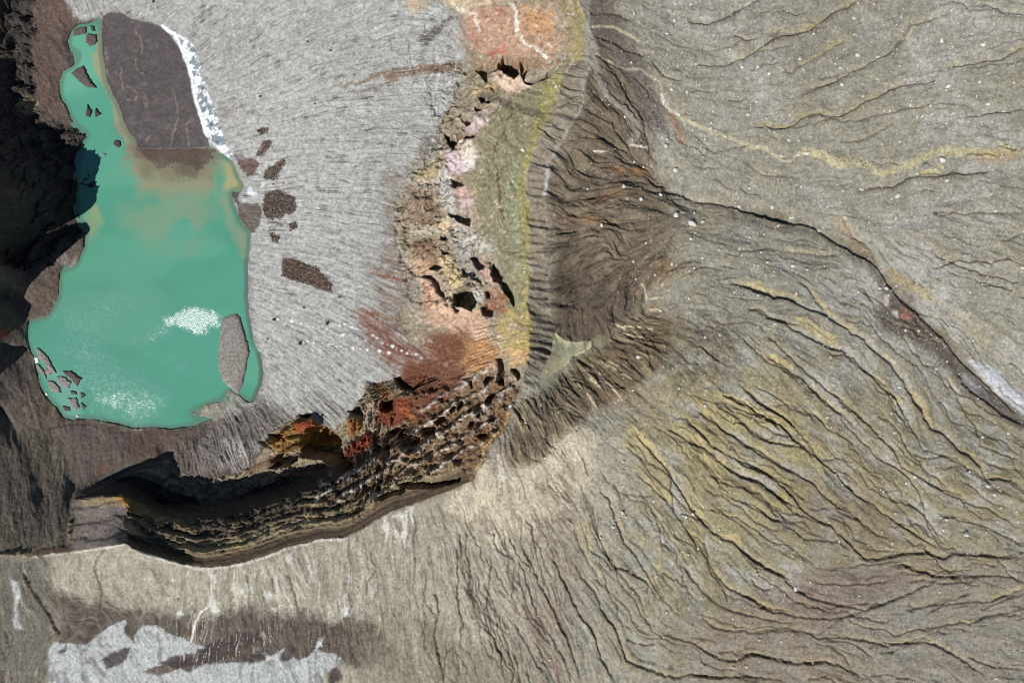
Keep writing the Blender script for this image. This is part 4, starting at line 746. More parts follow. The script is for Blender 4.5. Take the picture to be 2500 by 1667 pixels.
# bands and steps of the south-east corner
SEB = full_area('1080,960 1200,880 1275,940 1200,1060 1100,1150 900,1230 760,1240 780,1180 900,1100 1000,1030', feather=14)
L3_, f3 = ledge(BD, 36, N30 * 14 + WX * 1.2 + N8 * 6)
ZD += SEB * sstep(30, 55, DR) * L3_ * 5.0 * (.35 + 1.0 * sstep(-.3, .35, fbm(al, ac * .6, 40, 395, 3)))
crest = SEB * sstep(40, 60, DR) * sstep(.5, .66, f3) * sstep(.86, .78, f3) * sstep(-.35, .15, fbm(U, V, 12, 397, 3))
m_ = np.clip(crest * .75, 0, 1)[..., None]; COL[:] = COL * (1 - m_) + alb((208, 198, 184)) * m_  # pale rock colour on the crests, with their lit edge painted in
L4_, f4 = ledge(DR, 40, N30 * 12 + WX * .8 + 14)
ZD += SLAB * (N8 * .3 + L4_ * 1.5 + NF * .2)
# streaks and rills
str_amp = .10 * outer + .16 * so * outer + .10 * glac + .3 * fans + .22 * ribs + .2 * basin + .14 * glac2 + .04 * (1 - np.maximum.reduce([outer, glac, wall, mud]))
ZD += str_amp * (S1 * .75 + S2 * .9) + (.5 * outer + 1.1 * basin) * S3 + (.6 * outer + .5 * basin) * N30 + basin * S2 * .25
ZD += (.09 * outer + .055 * glac + .06 * glac2 + .05 * (1 - outer)) * G2 + outer * (.045 * G1 + .13 * SG) + glac * (.13 * SG + .04 * G1)
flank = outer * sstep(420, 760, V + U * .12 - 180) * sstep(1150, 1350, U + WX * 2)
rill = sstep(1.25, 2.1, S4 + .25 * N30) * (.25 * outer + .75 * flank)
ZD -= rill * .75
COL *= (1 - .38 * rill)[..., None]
COL *= np.exp((.11 * G1 * .6 + .11 * G2) * (1 - .55 * lake) * (1 - .5 * snow))[..., None]
ZD += fans * S2 * .35 + ap * (S1 * .3 + SG * .3) + ribs * S3 * .9
ZD += mud * (N8 * .2 + S3 * .12)
ZD += glac * (S1 * .10 + S2 * .08) + mud * (N8 * .15) + outer * NF * .10 + outer * N8 * .12
ZD += snow * (N8 * .5 + NF * .3 + .3)
ZD += basin * sstep(24, 10, ZB) * .4 * np.sin((ZB + N30 * 1.6 + S3 * .25) * 3.4)
dark_hill = full_area('1330,960 1380,930 1500,1070 1420,1300 1300,1450 1080,1480 960,1420 900,1250 950,1080 1100,980', 'J', feather=40)
ZD += dark_hill * (N8 * .5 + NF * .35)
for s, fr, d, w, o in GUL:
    sl, ds, sg, run = line(s, fr, w * 3, .2 if isinstance(s, str) else 0, .8)
    k = sstep(0, .08, run) * (1 - sstep(.9, 1, run)) * (.75 + .5 * sstep(-.5, .5, N30[sl]))
    sh = np.where(sg > 0, 1 - sstep(0, w * 1.3, ds), 1 - sstep(0, 1.6, ds))
    lip = np.where(sg < 0, np.exp(-(ds / (w * .8)) ** 2), 0)
    ZD[sl] += k * d * (-sh * .85 + lip * .25)
# ribs: combs running down from the crest
v_ = V + U * -.18 + N30 * 7
comb = np.abs(((v_ / 19.0) % 1) - .5) * 2
ZD += ribs * sstep(330, 420, V) * (comb * 2.5 - 1.2) * (.7 + .5 * N30)
# pits and overhang shadows in the east wall
PITS = [('470,190 520,160 630,170 640,190 560,205 560,275 530,250', 'O', 5), ('680,150 710,92 790,95 830,130 845,200 800,250 750,230 690,190', 'O', 9), ('885,140 935,130 945,180 900,270 1000,265 1100,205 1150,200 1080,250 960,300 910,280 880,220', 'O', 6), ('490,440 520,415 560,440 630,440 560,480 510,480', 'O', 4), ('450,530 500,500 510,540 460,560', 'O', 3), ('350,660 400,620 430,650 370,690', 'O', 3), ('180,780 215,790 225,820 300,790 400,775 405,810 300,815 260,870 250,893 215,860', 'O', 6),
        ('570,600 640,560 680,545 720,610 735,650 715,700 690,720 620,690 570,680', 'N', 10), ('710,260 770,260 825,330 790,360 750,320', 'N', 4), ('890,420 920,345 960,380 985,440 980,490 920,470', 'N', 6), ('1000,500 1040,500 1100,620 1090,680 1050,610 1000,560', 'N', 5), ('640,360 720,350 790,440 780,480 700,430 650,440', 'N', 3), ('280,440 340,420 400,480 440,560 460,600 420,590 350,470', 'N', 4), ('330,350 370,305 430,340 380,365', 'N', 4), ('430,70 470,50 490,90 450,90', 'N', 3), ('440,180 480,175 490,205 450,210', 'N', 3), ('840,580 870,570 870,620 845,620', 'N', 3), ('800,720 850,690 900,740 890,780 820,770', 'N', 4), ('550,690 600,740 570,745', 'N', 2.5),
        ('1310,1140 1360,1130 1390,1180 1330,1190', 'E', 4), ('1300,1370 1350,1365 1420,1380 1415,1430 1370,1410', 'E', 5),
        ('510,90 550,85 580,200 570,330 500,300 530,200', 'S', 5), ('670,180 720,180 760,250 740,280 690,230', 'S', 5), ('380,520 430,470 480,450 470,480 430,550 390,550', 'S', 4), ('370,320 400,270 470,260 430,310 380,360', 'S', 3.5), ('70,580 110,540 140,560 90,620', 'S', 4), ('0,640 30,590 50,600 20,680', 'S', 4), ('210,330 240,320 230,380', 'S', 3), ('290,690 350,620 360,660 300,720', 'S', 3.5), ('200,790 240,740 260,770 220,830', 'S', 3.5),
        ('960,290 1030,285 1040,330 1000,360 960,330', 'G', 6), ('1070,130 1100,125 1180,190 1250,145 1180,210 1110,190', 'G', 5), ('1350,430 1400,400 1420,430 1370,450', 'G', 4), ('1240,490 1330,480 1340,540 1260,530', 'G', 5), ('1100,530 1220,560 1240,620 1150,650 1080,600', 'G', 5), ('930,620 1010,620 1000,670 920,680', 'G', 4), ('1020,510 1070,480 1120,500 1040,540', 'G', 4), ('1120,870 1180,850 1300,870 1480,840 1470,860 1290,900 1140,890', 'G', 4), ('960,950 1110,900 1110,930 970,980', 'G', 3.5), ('720,1090 830,1030 830,1060 740,1100', 'G', 3.5), ('1650,530 1720,520 1700,550', 'G', 4),
        ('470,505 560,500 650,570 650,620 700,680 735,750 690,790 640,760 560,700 440,680 400,650 420,600', 'G', 13), ('230,680 350,620 360,700 300,740 180,760', 'G', 6), ('880,990 930,1010 1030,1005 1000,1050 920,1030', 'R', 4), ('400,1300 520,1310 640,1290 560,1380 480,1370', 'R', 4), ('1660,960 1800,900 1870,1000 1880,1080 1760,1000', 'R', 6), ('230,1420 320,1440 420,1530 300,1500', 'R', 4)]
for s, fr, dp in PITS:
    c0 = pts(s, fr); cm = c0.mean(0); sl, m = area(cm + (c0 - cm) * 1.22, fr, 1.6, .6)
    ZD[sl] -= m * dp * 2.8
    pp = pts(s, fr)
# knobs of standing rock on the sunny side of the pits
KNOB = [('600,200 700,200 780,270 760,330 680,330 620,270', 'O', 3.5), ('410,600 520,620 540,680 430,700', 'O', 3), ('280,820 400,830 400,893 280,893', 'O', 3), ('590,640 680,700 700,760 620,740 560,700', 'N', 3), ('300,470 400,560 440,640 360,620', 'N', 2.5), ('870,330 920,470 1000,560 960,560 880,440', 'N', 3.5),
        ('700,620 780,560 860,520 940,520 880,610 780,700 720,750', 'G', 5), ('850,160 900,170 930,480 880,500 840,400', 'G', 4), ('710,420 760,380 830,420 820,500 750,540', 'G', 5), ('150,570 300,490 400,400 500,395 530,470 460,490 390,560 360,640 240,665', 'G', 9), ('1330,420 1380,430 1420,480 1350,500', 'G', 3)]
for s, fr, dp in KNOB:
    sl, m = area(s, fr, 6, .6)
    ZD[sl] += m * dp * (.8 + .5 * R2[sl])
wet = np.clip(blur(lake, 5, 2) * 1.6, 0, 1) * (1 - lake) * (1 - snow)
COL *= (1 - .38 * wet)[..., None]
# terrain below the lake, low shore, pond
SHAL = full_area('840,850 940,900 1150,930 1420,930 1500,1000 1480,1090 1370,1190 1200,1200 980,1140 900,1060', 'A', feather=34, warp=2.0)
ZD -= lake * 4.0 * np.clip(1 - SHAL * 1.02 + .06 * N30 + .05 * N8, .02, 1)
ZD = ZD * (1 - .85 * pond)
ZD += pond * N8 * .05
np.clip(ZD, -38, 16, out=ZD)

# ------------------------------------------------------------------ mesh of the ground
X, Y, Z = unproject(U, V, ZB)
Z = Z + ZD
X = X.astype(f32); Y = Y.astype(f32); Z = Z.astype(f32)

def ground_point(u, v):
    fx = min(max((u - U0) / STEP, 0), NX - 1.01); fy = min(max((v - V0) / STEP, 0), NY - 1.01)
    i, j = int(fx), int(fy); a, b = fx - i, fy - j
    q = lambda A: (A[j, i] * (1 - a) + A[j, i + 1] * a) * (1 - b) + (A[j + 1, i] * (1 - a) + A[j + 1, i + 1] * a) * b
    return float(q(X)), float(q(Y)), float(q(Z))

def grid_mesh(name, idx_faces, co, cols):
    used, inv = np.unique(idx_faces.ravel(), return_inverse=True)
    me = bpy.data.meshes.new(name)
    me.vertices.add(len(used)); me.vertices.foreach_set('co', co[used].ravel())
    nf = len(idx_faces)
    me.loops.add(nf * 4); me.loops.foreach_set('vertex_index', inv.astype(np.int32))
    me.polygons.add(nf)
    me.polygons.foreach_set('loop_start', np.arange(0, nf * 4, 4, dtype=np.int32))
    me.polygons.foreach_set('loop_total', np.full(nf, 4, np.int32))
    me.polygons.foreach_set('use_smooth', np.ones(nf, bool))
    me.update(calc_edges=True)
    a = me.color_attributes.new('soil_tint', 'FLOAT_COLOR', 'POINT')
    c4 = np.ones((len(used), 4), f32); c4[:, :3] = cols[used]
    a.data.foreach_set('color', c4.ravel())
    o = bpy.data.objects.new(name, me); COLL.objects.link(o)
    return o

# ------------------------------------------------------------------ materials
def ground_mat(name, grain=.5, bump=.35, scale=1.0, rough=.95, spec=.15):
    m = bpy.data.materials.new(name); m.use_nodes = True
    nt = m.node_tree; n = nt.nodes; l = nt.links; bs = n['Principled BSDF']
    bs.inputs['Roughness'].default_value = rough; bs.inputs['Specular IOR Level'].default_value = spec
    at = n.new('ShaderNodeAttribute'); at.attribute_name = 'soil_tint'
    geo = n.new('ShaderNodeNewGeometry')
    n1 = n.new('ShaderNodeTexNoise'); n1.inputs['Scale'].default_value = 1.1 * scale; n1.inputs['Detail'].default_value = 4; n1.inputs['Roughness'].default_value = .75
    n2 = n.new('ShaderNodeTexNoise'); n2.inputs['Scale'].default_value = .12 * scale; n2.inputs['Detail'].default_value = 5; n2.inputs['Roughness'].default_value = .65
    for q in (n1, n2): l.new(geo.outputs['Position'], q.inputs['Vector'])
    mr = n.new('ShaderNodeMapRange'); mr.inputs[1].default_value = .3; mr.inputs[2].default_value = .7; mr.inputs[3].default_value = 1 - grain; mr.inputs[4].default_value = 1 + grain
    l.new(n1.outputs[0], mr.inputs[0])
    mr2 = n.new('ShaderNodeMapRange'); mr2.inputs[1].default_value = .3; mr2.inputs[2].default_value = .7; mr2.inputs[3].default_value = .86; mr2.inputs[4].default_value = 1.14
    l.new(n2.outputs[0], mr2.inputs[0])
    mu = n.new('ShaderNodeMath'); mu.operation = 'MULTIPLY'; l.new(mr.outputs[0], mu.inputs[0]); l.new(mr2.outputs[0], mu.inputs[1])
    mx = n.new('ShaderNodeMix'); mx.data_type = 'RGBA'; mx.blend_type = 'MULTIPLY'; mx.inputs['Factor'].default_value = 1
    l.new(at.outputs['Color'], mx.inputs['A']); l.new(mu.outputs[0], mx.inputs['B'])
    l.new(mx.outputs['Result'], bs.inputs['Base Color'])
    bp = n.new('ShaderNodeBump'); bp.inputs['Strength'].default_value = bump; bp.inputs['Distance'].default_value = 1.0
    l.new(n1.outputs[0], bp.inputs['Height']); l.new(bp.outputs[0], bs.inputs['Normal'])
    return m
M_SLOPE = ground_mat('ash_soil', .42, .45)
M_ICE = ground_mat('ashy_ice', .34, .45, rough=.85)
M_ROCK = ground_mat('altered_rock', .5, .7, 1.2)
M_MUD = ground_mat('wet_mud', .2, .2, rough=.7, spec=.4)

def structure(o, mat):
    o['kind'] = 'structure'; o.data.materials.append(mat); return o

idx = np.arange(NX * NY, dtype=np.int32).reshape(NY, NX)
faces = np.stack([idx[1:, :-1], idx[1:, 1:], idx[:-1, 1:], idx[:-1, :-1]], -1)
cc = lambda m: (m[1:, 1:] + m[:-1, :-1]) * .5
reg = np.zeros((NY - 1, NX - 1), np.int8)
reg[cc(np.clip(wall + leftw, 0, 1)) > .5] = 1
reg[cc(glac) > .5] = 2
reg[cc(glac2) > .5] = 5
reg[cc(mud) > .5] = 3
reg[cc(snow) > .5] = 4
co = np.stack([X, Y, Z], -1).reshape(-1, 3); cl = COL.reshape(-1, 3)
for r, nm, mt in ((0, 'terrain', M_SLOPE), (1, 'crater_wall', M_ROCK), (2, 'glacier', M_ICE), (3, 'mud_flat', M_MUD), (4, 'snow_bank', M_ICE), (5, 'snowfield', M_ICE)):
    structure(grid_mesh(nm, faces[reg == r].reshape(-1, 4), co, cl), mt)

# country beyond the sampled sheet: rings that carry its edge outwards
edge = np.concatenate([idx[0, :-1:8], idx[:-1:8, -1], idx[-1, :0:-8], idx[:0:-8, 0]])
ring = co[edge]; rings = [ring]; rc = [cl[edge]]
for s, dz in ((1.15, -4), (1.6, -30), (3.0, -110), (8.0, -300)):
    q = ring * np.array([s, s, 1]); q[:, 2] = q[:, 2] * .5 + dz + fbm(q[:, 0], q[:, 1], 120 * s, 401, 3) * 6 * s; rings.append(q); rc.append(cl[edge] * .6 + alb((140, 132, 115)) * .4)
n = len(edge); fc = []
for k in range(len(rings) - 1):
    a = np.arange(n) + k * n; b = (np.arange(n) + 1) % n + k * n
    fc.append(np.stack([a, b, b + n, a + n], -1))
o = grid_mesh('hills', np.concatenate(fc).astype(np.int32), np.concatenate(rings).astype(f32), np.concatenate(rc).astype(f32))
structure(o, M_SLOPE)

# ------------------------------------------------------------------ lake water
WSTEP = 2
wi = np.arange(int((40 - U0) / STEP), int((670 - U0) / STEP)); wj = np.arange(int((20 - V0) / STEP), int((1070 - V0) / STEP))
wu, wv = np.meshgrid(us[wi], vs[wj]); ws = (slice(wj[0], wj[-1] + 1), slice(wi[0], wi[-1] + 1))
keep = COL.copy()
COL[:] = alb((80, 148, 123)); pm(sstep(-.4, .5, N100 + .3 * N30), (87, 154, 132), .7); pm(sstep(600, 200, V), (92, 160, 138), .55); pm(sstep(.2, .9, fbm(U * .5 + V * .3, V, 120, 411, 4) * 2), (104, 164, 140), .4)
pa('480,160 560,200 640,260 700,560 560,640 430,640 410,500', (110, 176, 148), 'A', amt=.5, feather=20)
pl('690,240 690,400 720,560 790,720 830,850 870,960 930,1050', (158, 150, 116), 'A', w=13, amt=.75, warp=1.0); pl('655,400 690,480 720,580', (166, 154, 116), 'A', w=12, amt=.6, warp=1.2)
pa('870,1030 930,990 1420,990 1480,1100 1480,1240 1420,1330 1200,1350 950,1300 880,1150', (146, 140, 112), 'A', amt=.9, feather=22, warp=2)
pa('900,1010 1130,1010 1400,1010 1460,1060 1480,1180 1450,1240 1380,1160 1330,1080 1240,1100 1110,1080 980,1090', (100, 88, 78), 'A', amt=.92, feather=12, warp=1.8, tex=N30, lo=-.5, hi=.15); pa('1210,1120 1300,1060 1360,1150 1330,1220 1260,1240 1220,1190', (88, 78, 72), 'A', amt=.85, feather=12, warp=1.5); pa('980,1130 1060,1140 1040,1220 950,1210', (104, 104, 88), 'A', amt=.6, feather=14)
pa('840,1250 1200,1280 1440,1300 1460,1560 1400,1700 1000,1720 850,1500', (128, 150, 122), 'A', amt=.7, feather=45, warp=2, tex=N30, lo=-.6, hi=.3)
pa('1250,0 1450,0 1460,150 1380,220 1240,160', (134, 142, 118), 'B', amt=.5, feather=30, warp=2, tex=N30)
pa('1500,1120 1590,1110 1600,1200 1660,1270 1640,1320 1520,1290 1540,1220', (172, 160, 112), 'A', amt=.8, feather=10); pa('1480,1330 1560,1300 1600,1480 1600,1568 1560,1568', (150, 150, 120), 'A', amt=.5, feather=14)
pa('1600,130 1700,180 1705,380 1640,360 1600,240', (140, 142, 118), 'B', amt=.7, feather=14); pl('1690,380 1692,500 1690,640 1705,780 1725,900', (88, 104, 102), 'B', w=8, amt=.7); pl('1775,1020 1790,1120 1785,1220 1740,1330', (80, 84, 88), 'B', w=9, amt=.8)
pa('590,0 640,0 700,80 660,220 600,260 580,180', (140, 150, 112), 'B', amt=.6, feather=14); pl('640,40 690,120', (140, 160, 120), 'B', w=14, amt=.4)
pm(full_area('250,1000 330,1190 420,1440 540,1460 560,1200 400,1150 300,1040', 'B', feather=14), (120, 168, 156), .6)
pm(sstep(.96, .72, blur(lake, 4, 2)) * (1 - SHAL_), (92, 112, 98), .6); pm(SHAL_, (112, 104, 88), .8)
wcol = COL[ws].reshape(-1, 3).copy()
COL[:] = keep
# wind-ruffled water, as roughness
ruf = np.zeros((NY, NX), f32)
def rf(s, amt, fr='B', feather=16, warp=1.0):
    sl, m = area(s, fr, feather, warp); ruf[sl] = np.maximum(ruf[sl], m * amt)
rf('1120,770 1200,735 1350,700 1450,725 1508,770 1512,825 1450,832 1400,885 1310,885 1220,850 1130,815', 1.0, feather=20, warp=1.2); rf('840,940 1000,850 1150,770 1300,840 1150,900 980,950', .55, feather=36, warp=2)
rf('200,700 420,560 760,480 1250,520 1100,740 800,930 1000,1150 1200,1350 1000,1500 560,1460 400,1150', .38, feather=80, warp=2); rf('540,1200 900,1190 1150,1260 1190,1350 1080,1450 880,1500 600,1440', .5, feather=70, warp=2.5); rf('1370,225 1450,215 1570,220 1570,245 1450,250', .6, feather=14); rf('1190,1090 1270,1080 1270,1140 1210,1150', .5, feather=24); rf('250,900 700,900 900,1150 600,1180 350,1050', .46, feather=70)
ruf *= np.clip(.9 + .22 * NF + .10 * G2 + .12 * N8, .1, 1.3); ruf = np.clip(ruf, 0, 1)
wc = np.stack([*unproject(wu, wv, np.full(wu.shape, Z_LAKE))], -1).reshape(-1, 3).astype(f32)
wid = np.arange(wu.size, dtype=np.int32).reshape(wu.shape)
wf = np.stack([wid[1:, :-1], wid[1:, 1:], wid[:-1, 1:], wid[:-1, :-1]], -1)
lk = blur(lake, 4, 1)[ws]
wf = wf[(lk[1:, 1:] + lk[:-1, :-1]) > .02]
wo = grid_mesh('water', wf.reshape(-1, 4), wc, wcol)
used = np.unique(wf.ravel())
ra = wo.data.attributes.new('ruffle', 'FLOAT', 'POINT'); ra.data.foreach_set('value', ruf[ws].ravel()[used])
def water_mat():
    m = bpy.data.materials.new('turquoise_water'); m.use_nodes = True
    nt = m.node_tree; n = nt.nodes; l = nt.links; bs = n['Principled BSDF']
    at = n.new('ShaderNodeAttribute'); at.attribute_name = 'soil_tint'; l.new(at.outputs['Color'], bs.inputs['Base Color'])
    ru = n.new('ShaderNodeAttribute'); ru.attribute_name = 'ruffle'
    geo = n.new('ShaderNodeNewGeometry')
    nz = n.new('ShaderNodeTexNoise'); nz.inputs['Scale'].default_value = .9; nz.inputs['Detail'].default_value = 3; nz.inputs['Roughness'].default_value = .7
    mp = n.new('ShaderNodeMapping'); mp.inputs['Scale'].default_value = (1, 1.5, 1); mp.inputs['Rotation'].default_value = (0, 0, .5)
    l.new(geo.outputs['Position'], mp.inputs[0]); l.new(mp.outputs[0], nz.inputs['Vector'])
    rr = n.new('ShaderNodeMapRange'); rr.inputs[3].default_value = .12; rr.inputs[4].default_value = .46; l.new(ru.outputs['Fac'], rr.inputs[0]); l.new(rr.outputs[0], bs.inputs['Roughness'])
    ri = n.new('ShaderNodeMapRange'); ri.inputs[3].default_value = 1.33; ri.inputs[4].default_value = 3.8; l.new(ru.outputs['Fac'], ri.inputs[0]); l.new(ri.outputs[0], bs.inputs['IOR'])
    bp = n.new('ShaderNodeBump'); bp.inputs['Distance'].default_value = 1.0
    bm_ = n.new('ShaderNodeMath'); bm_.operation = 'MULTIPLY'; bm_.inputs[1].default_value = .55; l.new(ru.outputs['Fac'], bm_.inputs[0]); l.new(bm_.outputs[0], bp.inputs['Strength'])
    l.new(nz.outputs[0], bp.inputs['Height']); l.new(bp.outputs[0], bs.inputs['Normal'])
    return m
structure(wo, water_mat())
# ================================================================== things
def simple_mat(name, c1, c2, scale=1.5, rough=.9, bump=.5):
    m = bpy.data.materials.new(name); m.use_nodes = True
    nt = m.node_tree; n = nt.nodes; l = nt.links; bs = n['Principled BSDF']; bs.inputs['Roughness'].default_value = rough
    bs.inputs['Specular IOR Level'].default_value = .2
    geo = n.new('ShaderNodeNewGeometry')
    nz = n.new('ShaderNodeTexNoise'); nz.inputs['Scale'].default_value = scale; nz.inputs['Detail'].default_value = 5; nz.inputs['Roughness'].default_value = .7
    l.new(geo.outputs['Position'], nz.inputs['Vector'])
    rp = n.new('ShaderNodeValToRGB'); rp.color_ramp.elements[0].position = .35; rp.color_ramp.elements[1].position = .65
    rp.color_ramp.elements[0].color = (*alb(c1), 1); rp.color_ramp.elements[1].color = (*alb(c2), 1)
    l.new(nz.outputs[0], rp.inputs[0]); l.new(rp.outputs[0], bs.inputs['Base Color'])
    bp = n.new('ShaderNodeBump'); bp.inputs['Strength'].default_value = bump; bp.inputs['Distance'].default_value = .4
    l.new(nz.outputs[0], bp.inputs['Height']); l.new(bp.outputs[0], bs.inputs['Normal'])
    return m
M_PALE = simple_mat('pale_stone', (180, 178, 168), (222, 220, 212)); M_DARK = simple_mat('dark_stone', (58, 52, 50), (92, 82, 76)); M_BROWN = simple_mat('brown_stone', (72, 56, 48), (128, 108, 94))
M_TAN = simple_mat('tan_stone', (128, 112, 98), (166, 150, 134))
M_GREYST = simple_mat('grey_stone', (122, 120, 114), (156, 154, 146))
M_FLOE = simple_mat('ash_covered_ice', (108, 102, 96), (158, 153, 146), .5, .9, .6); M_FLOED = simple_mat('dark_ash_ice', (70, 62, 58), (112, 102, 96), .6); M_WHITE = simple_mat('clean_ice', (196, 208, 212), (232, 238, 240), .8, .6)

def tag(o, label, cat, group=None, kind=None):
    if label: o['label'] = label
    if cat: o['category'] = cat
    if group: o['group'] = group
    if kind: o['kind'] = kind
    return o

def rock_mesh(name, seed, mat, cuts=9, sub=3):
    rg = random.Random(seed); bm = bmesh.new(); bmesh.ops.create_icosphere(bm, subdivisions=sub, radius=1.0)
    pl_ = []
    for k in range(cuts):
        d = Vector((rg.gauss(0, 1), rg.gauss(0, 1), rg.gauss(0, .8))).normalized(); pl_.append((d, rg.uniform(.55, .88)))
    sc = Vector((rg.uniform(.85, 1.25), rg.uniform(.75, 1.1), rg.uniform(.65, .9)))
    for v in bm.verts:
        p = v.co.copy()
        for d, h in pl_:
            e = p.dot(d) - h
            if e > 0: p -= d * e * .92
        p += Vector((rg.gauss(0, 1), rg.gauss(0, 1), rg.gauss(0, 1))) * .02
        v.co = Vector((p.x * sc.x, p.y * sc.y, p.z * sc.z))
    me = bpy.data.meshes.new(name); bm.to_mesh(me); bm.free(); me.materials.append(mat)
    return me
PALE = [rock_mesh('boulder', 700 + k, M_PALE) for k in range(7)]
GREY = [rock_mesh('boulder', 720 + k, M_GREYST) for k in range(3)]
DARKR = [rock_mesh('rock', 740 + k, M_DARK, 7) for k in range(4)]
WHITER = [rock_mesh('boulder', 760 + k, M_WHITE, 8) for k in range(2)]
PXM = .338
rng = random.Random(77)

def put_rock(u, v, r, meshes, name, label, cat, group, sink=.25):
    x, y, z = ground_point(u, v)
    o = bpy.data.objects.new(name, meshes[rng.randrange(len(meshes))]); COLL.objects.link(o)
    rm = r * PXM * 1.12
    o.scale = (rm * rng.uniform(.9, 1.15), rm * rng.uniform(.9, 1.1), rm * rng.uniform(.9, 1.15))
    o.rotation_euler = (rng.uniform(-.25, .25), rng.uniform(-.25, .25), rng.uniform(0, 6.28))
    o.location = (x, y, z + rm * (.72 - sink))
    return tag(o, label, cat, group)

def P(fr, u, v):
    ox, oy, k = FR[fr]; return u / k + ox, v / k + oy

# the boulders one can pick out, each with its own words
NAMED = [
    ('M', 1215, 772, 7.2, 'largest white boulder low on the right slope, above a fold of brown gullies'),
    ('L', 1515, 1062, 5.6, 'white boulder lying across the long gully in the lower slope'),
    ('I', 1220, 1502, 5.4, 'lone bright boulder on bare grey slope below the pale track'),
    ('I', 915, 430, 4.8, 'white upright boulder between the two upper gullies'),
    ('I', 1875, 350, 5.4, 'big white boulder near the upper right corner, with a neat black shadow'),
    ('I', 1565, 1228, 7.0, 'boulder split by shadow, just above a round grey one by the track'),
    ('I', 1515, 1300, 3.6, 'small white block between two large rocks under the pale track'),
    ('I', 1610, 662, 5.0, 'grey white boulder right of the ochre gully on the upper slope'),
    ('I', 1915, 800, 4.6, 'white boulder near the right edge above the ochre band'),
    ('I', 530, 1174, 5.0, 'boulder sitting on the bend of the pale walkers track'),
    ('I', 1570, 310, 4.4, 'boulder in the row of three near the top right'),
    ('H', 1250, 1305, 5.6, 'rounded grey boulder beside a short dark rut above the stream head'),
    ('H', 1175, 1122, 4.6, 'white slab boulder in the cluster beyond the brown spur'),
    ('H', 1245, 160, 4.4, 'white boulder with a smaller one at its foot, among the hikers near the top'),
    ('H', 340, 665, 4.4, 'white boulder on the yellow lip of the crater'),
    ('H', 85, 1150, 5.4, 'long pale boulder lower down the yellow lip'),
    ('H', 985, 1530, 4.6, 'white boulder on brown ground above the stream channel'),
    ('H', 1220, 690, 4.0, 'white boulder by the bend of the bright eroded rib'),
    ('J', 710, 150, 4.4, 'white boulder on the brown fan left of the stream head'),
    ('J', 820, 230, 4.8, 'pale boulder on the fan just below the stream head'),
    ('J', 1045, 330, 5.2, 'white boulder standing alone in the olive hollow'),
    ('J', 1140, 378, 5.6, 'largest of the boulders gathered at the top of the olive rut'),
    ('J', 1162, 388, 4.2, 'dark sided boulder touching the largest one at the olive rut'),
    ('J', 570, 395, 4.2, 'small pale boulder among the brown folds of the side basin'),
    ('J', 805, 1232, 4.8, 'pale wedge boulder above the fan of bright rills'),
    ('J', 80, 690, 3.8, 'boulder on the yellow lip beside the ribbed slope'),
    ('K', 1020, 72, 5.0, 'white boulder in the middle of the bare grey slope'),
    ('K', 945, 665, 4.2, 'bright boulder at the head of the rubble in the stream'),
    ('K', 355, 520, 4.6, 'pointed white boulder between two ochre gullies'),
    ('M', 310, 1072, 5.2, 'white boulder in the valley above the converging brown gullies'),
    ('M', 1335, 515, 5.2, 'square white boulder beside the dark gully near the right edge'),
    ('L', 590, 658, 4.2, 'half shaded boulder on the ochre striped slope'),
    ('L', 540, 733, 4.4, 'pale boulder with a long dark hollow behind it on the striped slope'),
    ('L', 965, 665, 4.6, 'white boulder wedged where two gullies meet'),
    ('S', 655, 585, 4.6, 'white boulder at the saddle where the crater rim meets the pond slope')]
for fr, u, v, r, lb in NAMED:
    uu, vv = P(fr, u, v); put_rock(uu, vv, r, PALE, 'boulder', lb, 'boulder', None)
uu, vv = P('I', 1440, 1275); put_rock(uu, vv, 9.0, GREY, 'boulder', 'round flat grey boulder just under the pale track', 'boulder', None, .45)

